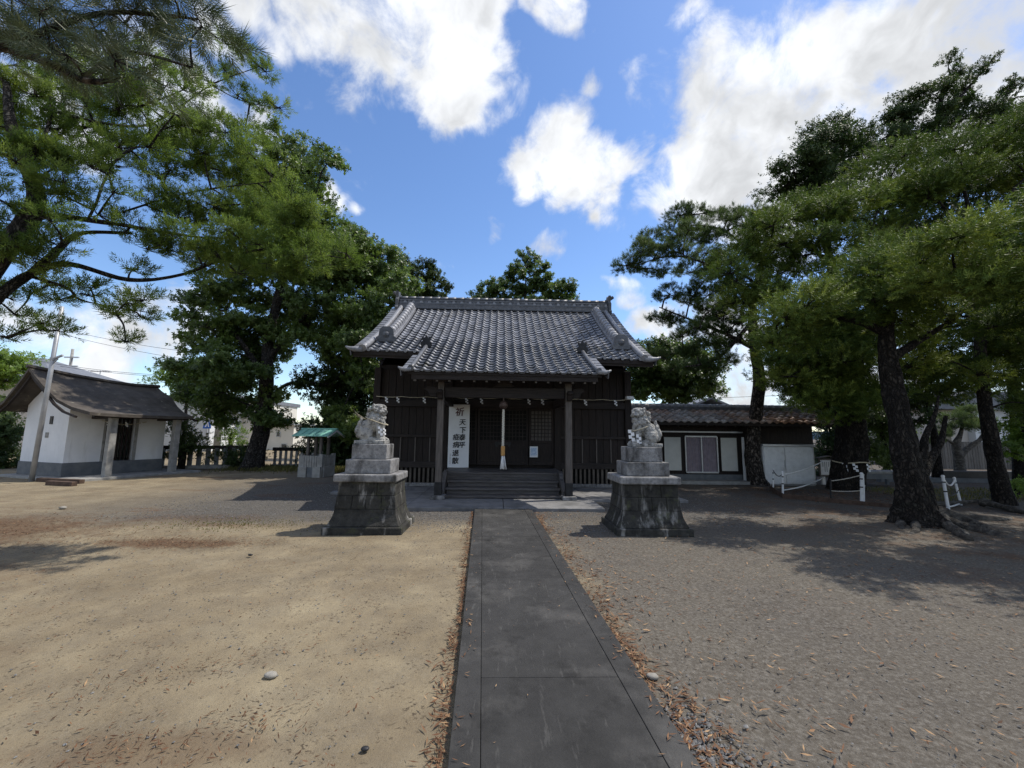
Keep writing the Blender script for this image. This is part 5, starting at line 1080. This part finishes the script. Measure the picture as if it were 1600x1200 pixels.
bush('broadleaf_tree', 'rounded tree with pointed top showing above the middle of the shrine ridge', fill([(740, 455), (765, 440), (785, 445), (800, 405), (825, 390), (848, 410), (870, 440), (890, 445), (910, 465), (900, 490), (745, 490)], 25, 17, 12, .8), 'L_brd', 'brd', 200, tw=.05, tr=.3, padk=1.1, tight=.2)
bush('broadleaf_tree', 'lighter green tree between the shrine roof and the office roof', fill([(985, 560), (1015, 535), (1060, 540), (1105, 575), (1110, 625), (985, 625)], 19.5, 27, 21, .8), 'L_brd', 'brd2', 190, tw=.04, tr=.25)
bush('broadleaf_tree', 'small green garden tree at the far left edge beside the storehouse', fill([(-60, 565), (20, 560), (38, 590), (20, 615), (-60, 615)], 20, 25, 19, .5), 'L_lgt', 'brd', 130, tw=.03)
bush('evergreen_shrub', 'dark shrub in shade at the far left edge behind the storehouse', fill([(-60, 640), (4, 640), (8, 735), (-60, 735)], 17.6, 28, 22, .4), 'L_drk', 'brd', 180, tw=.03, cat='shrub')
bush('garden_tree', 'pale green treetop showing beyond the far end of the storehouse roof', fill([(245, 600), (280, 575), (320, 580), (330, 610), (260, 615)], 30, 24, 19, .5), 'L_lgt', 'brd2', 70, tw=.04)
bush('evergreen_shrub', 'small leafy shrub between the storehouse porch and the stone fence', fill([(272, 660), (295, 650), (308, 690), (298, 726), (275, 728)], 17.9, 20, 13, .3), 'L_drk', 'shrub', 260, tw=.02, cat='shrub')
bush('evergreen_shrub', 'low dark shrub at the foot of the broadleaf trunk', fill([(342, 705), (390, 700), (392, 728), (345, 730)], 18.9, 18, 13, .3), 'L_drk', 'shrub', 260, tw=.02, cat='shrub')
bush('evergreen_shrub', 'thin leafy shrub growing behind the stone fence left of the trunk', fill([(350, 670), (372, 665), (375, 700), (352, 702)], 20.8, 14, 9, .3), 'L_lgt', 'shrub', 150, tw=.015, cat='shrub')
# --- leaning pine in front of the office
p6 = fill([(1035, 340), (1110, 322), (1180, 312), (1225, 330), (1235, 420), (1200, 465), (1150, 445), (1090, 440), (1020, 435), (968, 418), (1010, 385)], 14.5, 27, 20, 1.2, keep=.92, flat=.5)
p6 += fill([(1010, 465), (1080, 455), (1165, 455), (1172, 540), (1125, 575), (1060, 592), (1000, 560), (1050, 520)], 14.6, 26, 18, 1.2, keep=.82, flat=.45)
tree('pine_tree', 'leaning plated trunk pine standing before the shrine office', [(1186, 762, 14.25, .50), (1180, 742, 14.25, .37), (1176, 700, 14.25, .325), (1182, 640, 14.3, .30), (1186, 590, 14.3, .27), (1179, 540, 14.4, .24), (1176, 480, 14.4, .2), (1188, 420, 14.5, .15), (1200, 350, 14.5, .07)], p6, 'L_pin', 'pine', 240, 'barkpine',
     limbs=[[(1180, 545, 14.4, .13), (1130, 520, 14.4, .08), (1080, 500, 14.4, .05), (1030, 480, 14.4, .025)], [(1178, 500, 14.4, .12), (1120, 560, 14.2, .07), (1060, 575, 14.2, .03)], [(1180, 470, 14.4, .11), (1120, 420, 14.4, .07), (1050, 400, 14.4, .04), (980, 420, 14.4, .02)], [(1190, 410, 14.5, .09), (1130, 360, 14.6, .05), (1060, 350, 14.6, .025)], [(1200, 760, 13.9, .06), (1192, 752, 14.1, .13), (1184, 730, 14.25, .16)]], seg=32, tsub=12, sub=11, rough=.13, tw=.04, upb=.8, k=.74, padk=1.12, tight=.2)
bush('evergreen_tree', 'dark crowned evergreen rising just behind the pine on the right', fill([(1205, 305), (1240, 232), (1270, 205), (1330, 212), (1345, 265), (1330, 310), (1260, 330)], 17.0, 28, 21, .9, flat=.6), 'L_drk', 'rag', 240, tw=.05, tr=.3)
p8 = fill([(1330, 245), (1395, 195), (1385, 160), (1445, 155), (1475, 110), (1500, 150), (1520, 180), (1600, 150), (1660, 120), (1660, 220), (1450, 225), (1370, 255)], 18.5, 27, 17, 1.0, keep=.8, flat=.5) + [(1482, 98, 18.5, 11, .8), (1490, 120, 18.5, 12, .8), (1470, 135, 18.5, 14, .6), (1520, 120, 18.5, 11, .7), (1535, 106, 18.5, 10, .7), (1548, 95, 18.5, 8, .7), (1508, 140, 18.5, 12, .7), (1580, 140, 18.5, 12, .8), (1586, 128, 18.5, 9, .8), (1400, 165, 18.5, 14, .4), (1395, 190, 18.5, 13, .4), (1350, 230, 18, 14, .5)]
bush('evergreen_tree', 'dark evergreen filling the depth between the two lit shelves on the right', fill([(1340, 310), (1450, 265), (1600, 250), (1720, 250), (1720, 480), (1560, 500), (1440, 480), (1370, 440)], 14.2, 40, 31, 1.0, flat=.6), 'L_drk', 'rag', 105, tw=.05, tr=.35)
tree('evergreen_tree', 'tallest ragged dark evergreen sticking up above the right-hand trees', [('w', 16.0, 18.2, -.1, .4), ('w', 16.0, 18.2, 4, .34), (1450, 260, 18.4, .24), (1462, 200, 18.5, .15), (1478, 120, 18.5, .05)], p8, 'L_drk', 'rag', 200, 'bark', limbs=[[(1462, 200, 18.5, .1), (1510, 140, 18.5, .06), (1548, 98, 18.5, .02)], [(1452, 250, 18.4, .12), (1520, 210, 18.5, .08), (1585, 135, 18.5, .03)]], tw=.05)
# --- sacred tree
ps = fill([(1125, 445), (1140, 392), (1220, 332), (1300, 292), (1372, 300), (1392, 360), (1350, 405), (1290, 435), (1230, 475), (1160, 485)], 11.6, 36, 28, 1.2, flat=.5)
ps += fill([(1205, 570), (1260, 500), (1350, 470), (1370, 600), (1330, 650), (1260, 615), (1225, 600)], 12.6, 34, 26, 1.2, keep=.95, flat=.6)
ps += fill([(1185, 520), (1300, 500), (1320, 640), (1230, 625), (1190, 590)], 13.2, 32, 24, .7, keep=.9, flat=.6)
ps += fill([(1195, 545), (1380, 480), (1395, 640), (1310, 665), (1220, 605)], 11.4, 34, 25, 1.0, keep=.9, flat=.55) + fill([(1140, 470), (1230, 450), (1250, 560), (1180, 560)], 12.2, 32, 22, .8, keep=.8, flat=.5)
tree('sacred_tree', 'massive dark trunked sacred tree wrapped with a rope beside the notice board', [(1322, 775, 13.0, .92), (1325, 740, 13.0, .76), (1330, 690, 13.0, .70), (1326, 640, 13.0, .66), (1322, 580, 12.8, .5), (1318, 500, 12.4, .36), (1300, 420, 12.0, .2), (1280, 340, 11.8, .08)], ps, 'L_pod2', 'pod2', 225, 'bark',
     limbs=[[(1322, 560, 12.8, .22), (1270, 520, 12.2, .14), (1200, 470, 11.6, .07), (1150, 440, 11.4, .03)], [(1310, 470, 12.3, .18), (1350, 400, 11.8, .1), (1370, 330, 11.6, .04)], [(1302, 420, 12, .14), (1250, 370, 11.6, .08), (1210, 350, 11.5, .03)]], seg=40, rough=.18, sub=11, tw=.04, k=.55, padk=1.18, tight=.27, upb=.45, lobes=lambda f, d: 1 + .10 * math.sin(4 * math.atan2(d.y, d.x)) + (.12 * math.sin(7 * math.atan2(d.y, d.x)) if f < .3 else 0))
def tree_rope():
    c = at(1329, 722, 13.0); t = thing('sacred_rope', 'straw rope with paper streamers tied round the massive dark trunk', 'rope', (c[0], 13.0, c[2]))
    part('rope', MB().tube([(.46 * math.cos(a), .46 * math.sin(a), .02 * math.sin(3 * a)) for a in np.linspace(0, 2 * math.pi, 40)], .02, 6), 'straw', t, smooth=True)
    for a in (-.62, -1.35, -2.1, -2.6): mb = MB(); shide(mb, (.5 * math.cos(a), .5 * math.sin(a), -.02), .24, (-math.sin(a), math.cos(a), 0)); part('paper_streamer', mb, 'paper', t)
tree_rope()
tree('evergreen_tree', 'evergreen just beyond the right edge of the view shading the court', [('w', 12.4, 6.4, -.1, .34), ('w', 12.3, 6.3, 2.0, .28), ('w', 12.0, 6.2, 4.5, .2), ('w', 11.6, 6.1, 7.0, .08)], [], 'L_pod2', 'rag', 75, 'bark', limbs=[[('w', 12.2, 6.25, 3.0, .12), ('w', 11.0, 5.4, 4.4, .08), ('w', 9.6, 4.8, 5.0, .03)], [('w', 12.2, 6.25, 3.3, .12), ('w', 13.4, 7.0, 4.6, .07), ('w', 14.6, 7.4, 5.2, .03)]], rawpads=[((1.40 * y_ + 1.15 + random.uniform(0, 4.2), y_, random.uniform(4.1, 5.7)), random.uniform(.6, .9), .55) for y_ in [random.uniform(4.9, 8.0) for _ in range(66)]], tw=.03)
# --- gnarled front trunk with the lit shelf of foliage
p9 = fill([(1190, 512), (1225, 472), (1300, 440), (1370, 402), (1430, 370), (1440, 470), (1340, 505), (1260, 545), (1215, 555)], 7.9, 42, 33, .6, flat=.45) + fill([(1420, 400), (1500, 368), (1620, 318), (1780, 300), (1780, 450), (1540, 470), (1430, 470)], 6.35, 46, 35, .6, flat=.42)
p9 += fill([(1375, 440), (1620, 440), (1620, 540), (1520, 570), (1430, 530)], 8.6, 42, 27, .8, keep=.72, flat=.5)
def lob9(f, d):
    a = math.atan2(d.y, d.x); return 1 + (.34 * max(0, math.sin(2.5 * a + .4)) * max(0, 1 - f * 4)) + .10 * math.sin(4 * a + 9 * f) + .05 * math.sin(9 * a)
tree('gnarled_tree', 'gnarled dark trunk with spreading roots carrying a bright shelf of foliage', [(1437, 835, 7.55, .62), (1431, 805, 7.6, .47), (1424, 765, 7.6, .38), (1416, 720, 7.65, .27), (1404, 660, 7.75, .235), (1392, 590, 7.85, .215), (1384, 530, 7.95, .19), (1400, 460, 8.0, .13), (1440, 400, 8.1, .06)], p9, 'L_pod2', 'pod3', 560, 'bark',
     limbs=[[(1390, 560, 7.9, .14), (1440, 530, 8.0, .09), (1500, 490, 8.1, .06), (1580, 420, 8.1, .03)], [(1385, 520, 7.95, .13), (1330, 500, 8.0, .08), (1260, 500, 8.1, .05), (1215, 515, 8.2, .02)], [(1388, 500, 8, .1), (1340, 450, 8.1, .06), (1290, 460, 8.1, .03)],
            [(1432, 742, 7.65, .14), (1440, 710, 7.7, .12), (1447, 680, 7.75, .08), (1460, 650, 7.8, .055), (1467, 618, 7.85, .03)], [(1440, 752, 7.7, .12), (1452, 722, 7.9, .10), (1470, 690, 8.0, .09), (1478, 650, 8.0, .06)]], seg=56, rough=.26, k=.74, padk=1.2, tight=.3, sub=14, upb=.42, lobes=lob9, tw=.028, tsub=18)
def roots():
    t = None
    R_ = [([(1440, 812, .15), (1475, 815, .13), (1520, 826, .09), (1570, 842, .03)], .085, 'long exposed root reaching right from the gnarled trunk'), ([(1462, 812, .13), (1492, 828, .09), (1514, 843, .05)], .08, 'short sawn root stub in front of the gnarled trunk'), ([(1455, 802, .14), (1500, 806, .10), (1548, 812, .05), (1580, 812, .02)], .06, 'slender upper root behind the longest one'), ([(1448, 806, .2), (1478, 808, .17), (1515, 817, .11), (1535, 828, .05)], .12, 'broad root plate spreading right from the gnarled trunk'), ([(1470, 806, .18), (1500, 812, .13), (1550, 830, .06), (1572, 836, .02)], .075, 'twisted root lying over the broad root plate'), ([(1412, 808, .12), (1407, 822, .05), (1411, 832, 0)], .06, 'gnarled root toe at the left of the trunk'), ([(1428, 815, .1), (1432, 830, .04), (1420, 838, 0)], .05, 'small root toe under the front of the trunk'),
          ([(1535, 785, .1), (1560, 790, .08), (1600, 800, .04), (1640, 806, 0)], .06, 'root of the far right trunk running to the frame edge'), ([(1440, 790, .1), (1510, 784, .06), (1550, 781, .04)], .035, 'thin root crossing behind towards the far right trunk')]
    for P, r_, lab in R_:
        q = smooth_line([gp(x, y, z) for x, y, z in P], 6); n = len(q); simple('tree_root', lab, 'root', MB().tube(q, [r_ * (1.9 - 1.25 * k / n) for k in range(n)], 12, rough=.42, seed=random.random() * 40), 'root', True, 'exposed roots of the right-hand trees')
roots()
# --- far right trunk and the back shelf
p10 = fill([(1335, 300), (1385, 240), (1480, 215), (1620, 180), (1720, 180), (1720, 285), (1520, 292), (1420, 318), (1360, 325)], 12.0, 40, 31, 1.1, keep=.95, flat=.5)
p10 += fill([(1390, 500), (1480, 470), (1640, 470), (1640, 600), (1500, 590), (1410, 590)], 11.8, 38, 26, .8, keep=.8, flat=.55)
p10 += fill([(1480, 480), (1560, 450), (1720, 440), (1720, 660), (1560, 640), (1500, 600), (1440, 640), (1400, 570), (1440, 520)], 10.8, 36, 24, 1.2, keep=.72, flat=.55)
tree('evergreen_tree', 'slanting dark trunk at the far right under the highest lit shelf of foliage', [(1572, 790, 10.3, .34), (1562, 760, 10.3, .26), (1550, 700, 10.3, .225), (1540, 640, 10.35, .21), (1532, 560, 10.5, .19), (1528, 460, 10.9, .15), (1520, 360, 11.4, .1), (1500, 270, 11.8, .05)], p10, 'L_pod2', 'pod2', 240, 'bark',
     limbs=[[(1532, 540, 10.5, .12), (1580, 500, 10.6, .07), (1640, 480, 10.6, .03)], [(1528, 480, 10.8, .1), (1470, 500, 10.8, .06), (1430, 540, 10.8, .03)], [(1522, 380, 11.4, .09), (1450, 300, 11.8, .05), (1390, 280, 12, .02)], [(1520, 370, 11.4, .09), (1600, 280, 11.9, .05), (1660, 240, 12, .03)]], seg=36, tsub=12, rough=.2, tw=.03, sub=12, k=.68, padk=1.18, tight=.28, upb=.45)
bush('evergreen_tree', 'dim evergreen seen through the gap right of the gnarled trunk', fill([(1400, 570), (1470, 560), (1500, 610), (1480, 660), (1430, 670), (1400, 640)], 16, 30, 20, .8, keep=.8), 'L_drk', 'rag', 160, tw=.04, tr=.2)
bush('evergreen_shrub', 'dull green shrub behind the slab table', fill([(1345, 650), (1400, 640), (1415, 730), (1350, 725)], 17.5, 26, 20, .4, keep=.9), 'L_brd', 'rag', 200, tw=.03, cat='shrub')
bush('garden_shrub', 'bright green leafy shrub at the right frame edge beyond the trunk', fill([(1565, 620), (1640, 600), (1640, 720), (1575, 715)], 13.0, 26, 18, .4, keep=.8), 'L_lgt', 'brd', 120, tw=.02, cat='shrub')
bush('garden_shrub', 'low bright green sprout at the foot of the far right trunk', fill([(1574, 752), (1592, 750), (1592, 775), (1574, 776)], 11.6, 12, 9, .15), 'L_lgt', 'shrub', 330, tw=.012, cat='shrub', tr=.03)
bush('evergreen_tree', 'dark evergreen in the gap between the storage shed and the sacred trunk', fill([(1272, 640), (1345, 640), (1350, 755), (1275, 745)], 17.6, 26, 21, .5), 'L_drk', 'rag', 220, tw=.03)
# cloud-pruned garden pine beyond the wall
cp = [(1500, 668, 18, 15, .3), (1470, 680, 18, 12, .3), (1530, 662, 18.3, 16, .35), (1545, 672, 18, 13, .3), (1487, 655, 18.3, 13, .3), (1462, 692, 18, 9, .3), (1520, 645, 18.3, 14, .3)]
tree('garden_pine', 'cloud-pruned garden pine with forked pale trunk beyond the black topped wall', [(1500, 745, 18.0, .22), (1498, 715, 18.0, .19), (1494, 695, 18.0, .15), (1500, 680, 18, .09), (1505, 660, 18.1, .05)], cp, 'L_pin', 'pine', 330, 'root', limbs=[[(1500, 712, 18, .14), (1515, 698, 18, .11), (1530, 688, 18, .09), (1540, 672, 18.1, .05)], [(1494, 697, 18, .08), (1480, 688, 18, .05), (1465, 690, 18, .03)]], rough=.1, tw=.03, upb=1.5)

# ------------------------------------------------------------------ litter, gravel, grass
def scatter_quads(n, fx, lo, hi, asp, lift):
    P = fx(n); P = P[np.isfinite(P[:, 0])]; n = len(P); a = rng.uniform(0, 2 * np.pi, n); L_ = rng.uniform(lo, hi, n); w = L_ * rng.uniform(asp * .6, asp * 1.4, n); d = np.stack([np.cos(a), np.sin(a), rng.normal(0, .16, n)], -1); s = np.stack([-np.sin(a), np.cos(a), rng.normal(0, .25, n)], -1)
    c = np.concatenate([P, (np.maximum(hgt(P[:, 0], P[:, 1]), 0) if lift is None else np.full(n, lift))[:, None] + rng.uniform(.004, .012, (n, 1))], 1)
    return np.stack([c - d * L_[:, None] / 2, c + s * w[:, None] / 2, c + d * L_[:, None] / 2 + np.array([0, 0, .003]), c - s * w[:, None] / 2], 1)
def u(a, b, n): return rng.uniform(a, b, n)
def near(n, y0, y1, k=1.0): return y0 + (y1 - y0) * u(0, 1, n) ** (1.6 * k)
def offpath(P):
    d = np.abs(P[:, 0] - (0.11 - 0.0384 * (P[:, 1] - 9.3))); P = P.copy(); P[d < .615] = np.nan; return P
def edge(side, w):
    def f(n):
        y = near(n, 1.0, 8.8); o = np.abs(rng.normal(0, w, n)) * np.clip(.55 + .9 * np.sin(y * 2.1 + side) * np.sin(y * .9 + 1) + .5, .25, 2); return offpath(np.stack([0.11 - 0.0384 * (y - 9.3) + side * (.625 + o), y], -1))
    return f
V = [scatter_quads(1500, edge(-1, .05), .015, .085, .16, None), scatter_quads(2300, edge(1, .17), .012, .09, .17, None), scatter_quads(500, edge(1, .5), .012, .08, .2, None),
     scatter_quads(5200, lambda n: offpath(np.stack([u(.9, 9, n), near(n, 1.2, 9)], -1)), .012, .065, .2, None), scatter_quads(5200, lambda n: offpath(np.stack([u(-9, -.7, n), near(n, 1.2, 9)], -1)), .01, .04, .25, None),
     scatter_quads(1600, lambda n: np.stack([rng.normal(-4.6, .8, n), rng.normal(6.3, .22, n)], -1), .02, .06, .16, None), scatter_quads(4200, lambda n: np.stack([rng.normal(-8.6, 1.5, n), rng.normal(6.9, .8, n)], -1), .02, .075, .16, None),
     scatter_quads(260, lambda n: (lambda t: np.stack([-2.1 + .95 * t + rng.normal(0, .13, n), 2.25 + .28 * t + rng.normal(0, .09, n) + .04 * np.sin(9 * t)], -1))(u(0, 1, n)), .012, .05, .15, None), scatter_quads(240, lambda n: (lambda t: np.stack([-2.75 + 1.4 * t + rng.normal(0, .18, n), 2.75 + .55 * t + rng.normal(0, .12, n)], -1))(u(0, 1, n)), .012, .05, .15, None),
     scatter_quads(2600, lambda n: np.stack([u(8, 12, n), u(10.3, 13, n)], -1), .03, .08, .3, None), scatter_quads(2200, lambda n: np.stack([u(4, 12, n), u(4, 13.5, n)], -1), .03, .07, .25, None),
     scatter_quads(60, lambda n: np.stack([u(-.45, 1.1, n), near(n, 2, 8.8)], -1), .015, .05, .15, .05), scatter_quads(160, lambda n: (lambda y, sg: np.stack([0.11 - 0.0384 * (y - 9.3) + sg * (.58 - np.abs(rng.normal(0, .05, n))), y], -1))(near(n, 1.8, 8.8), rng.choice([-1, 1, 1], n)), .02, .06, .15, .053)]
T = [np.clip(rng.normal(m_, .25, len(v)), 0, 1) for v, m_ in zip(V, (.32, .4, .55, .6, .3, .3, .22, .25, .25, .35, .5, .8, .45))]
props(part('fallen_leaves', fast_mesh('fallen_leaves', np.concatenate(V), 4, np.concatenate(T)), 'L_dead', None, kind='stuff'), 'fallen brown leaves and needles drifted along the path edges')
def gravel():
    bm = bmesh.new(); bmesh.ops.create_icosphere(bm, subdivisions=1, radius=1); bm.free(); tv = np.array([(1, .1, .1), (-.1, 1, -.1), (-1, -.2, .15), (.2, -1, .1), (.15, .1, 1.), (0, 0, -1.)]); tf = np.array([(0, 1, 4), (1, 2, 4), (2, 3, 4), (3, 0, 4), (1, 0, 5), (2, 1, 5), (3, 2, 5), (0, 3, 5)])
    tv = tv * np.array([1, .8, .5]); tri = tv[tf]
    def lot(n, fx, lo, hi):
        P = offpath(fx(n)); P = P[np.isfinite(P[:, 0])]; n = len(P); a = u(0, 2 * np.pi, n); s = lo + (hi - lo) * u(0, 1, n) ** 3; c, sn = np.cos(a), np.sin(a); M_ = np.zeros((n, 3, 3)); M_[:, 0, 0] = c; M_[:, 0, 1] = -sn; M_[:, 1, 0] = sn; M_[:, 1, 1] = c; M_[:, 2, 2] = u(.8, 1.3, n)
        M_ *= s[:, None, None]; V_ = np.einsum('nij,fvj->nfvi', M_, tri); V_ = V_ + np.concatenate([P, (np.maximum(hgt(P[:, 0], P[:, 1]), -.005) + s * .18)[:, None]], 1)[:, None, None, :]; return V_.reshape(-1, 3, 3), np.repeat(np.clip(rng.normal(.5, .25, n), 0, 1), len(tri))
    A = [lot(5000, lambda n: np.stack([u(.75, 7, n), near(n, 1.3, 6.5)], -1), .0025, .011), lot(900, lambda n: np.stack([.95 + np.abs(rng.normal(0, .16, n)), rng.normal(2.3, .2, n)], -1), .007, .02), lot(2600, lambda n: np.stack([u(-7, -.6, n), near(n, 1.3, 6.5)], -1), .003, .013),
         lot(8000, lambda n: np.stack([u(-3.2, 3.2, n), u(7.0, 9.35, n)], -1), .006, .017), lot(3600, lambda n: np.stack([u(-7.5, -2.4, n), u(8.0, 13.5, n)], -1), .008, .02), lot(1500, lambda n: np.stack([u(2.3, 5.5, n), u(7.5, 11, n)], -1), .008, .02)]
    props(part('gravel', fast_mesh('gravel', np.concatenate([a[0] for a in A]), 3, np.concatenate([a[1] for a in A])), 'pebble', None, kind='stuff'), 'loose grey gravel scattered on the court')
gravel()
def stones():
    for i, (px, py, r_, m_, lab) in enumerate([(423, 1058, .045, 'pale', 'pale flat stone lying alone on the tan earth left of the path'), (1020, 1060, .045, 'pale', 'grey stone among brown leaves at the right path edge'), (570, 1172, .022, 'iron', 'small black stone near the bottom left of the path'), (391, 868, .03, 'iron', 'dark stone on the tan earth before the left pedestal'), (1460, 833, .07, 'pale', 'grey stone under the roots of the gnarled trunk'), (1446, 830, .05, 'pale', 'smaller stone left of the grey one under the roots'), (98, 795, .07, 'pale', 'flat stone near the storehouse slab')]):
        p = gp(px, py); mb = MB().ball((0, 0, r_ * .3), (r_, r_ * .7, r_ * .45), 12); mb.v = [tuple(c * (1 + .22 * mnoise.noise(Vector(v) * 22 + Vector((i * 7, 0, 0)))) for c in v) for v in mb.v]
        o = simple('stone', lab, 'stone', mb, m_, True); o.location = p
stones()
def grass():
    def tuft(n, fx, h0, h1):
        P = fx(n); a = u(0, 2 * np.pi, n); h = u(h0, h1, n); d = np.stack([np.cos(a) * .35, np.sin(a) * .35, np.ones(n)], -1) * h[:, None]; s = np.stack([-np.sin(a), np.cos(a), 0 * a], -1) * .008; c = np.concatenate([P, np.full((n, 1), -.01)], 1); return np.stack([c - s, c + s, c + d * .7 + s * .6, c + d + d * np.array([.35, .35, -.1])], 1)
    V_ = [tuft(6000, lambda n: np.stack([u(-11.5, -4.5, n), 0 * u(0, 1, n) + rng.normal(18.6, .7, n)], -1), .06, .2), tuft(1500, lambda n: np.stack([u(-7, -4.8, n), rng.normal(17.8, .4, n)], -1), .08, .28), tuft(2600, lambda n: np.stack([u(11.5, 17, n), u(10.6, 13.5, n)], -1), .03, .12), tuft(900, lambda n: np.stack([rng.normal(-4.5, .8, n), rng.normal(7.6, .3, n)], -1), .01, .03)]
    V_ = np.concatenate(V_); props(part('grass', fast_mesh('grass', V_, 4, np.clip(rng.normal(.5, .22, len(V_)), 0, 1)), 'L_grass', None, kind='stuff'), 'thin dry grass along the fence and the road verge')
grass()
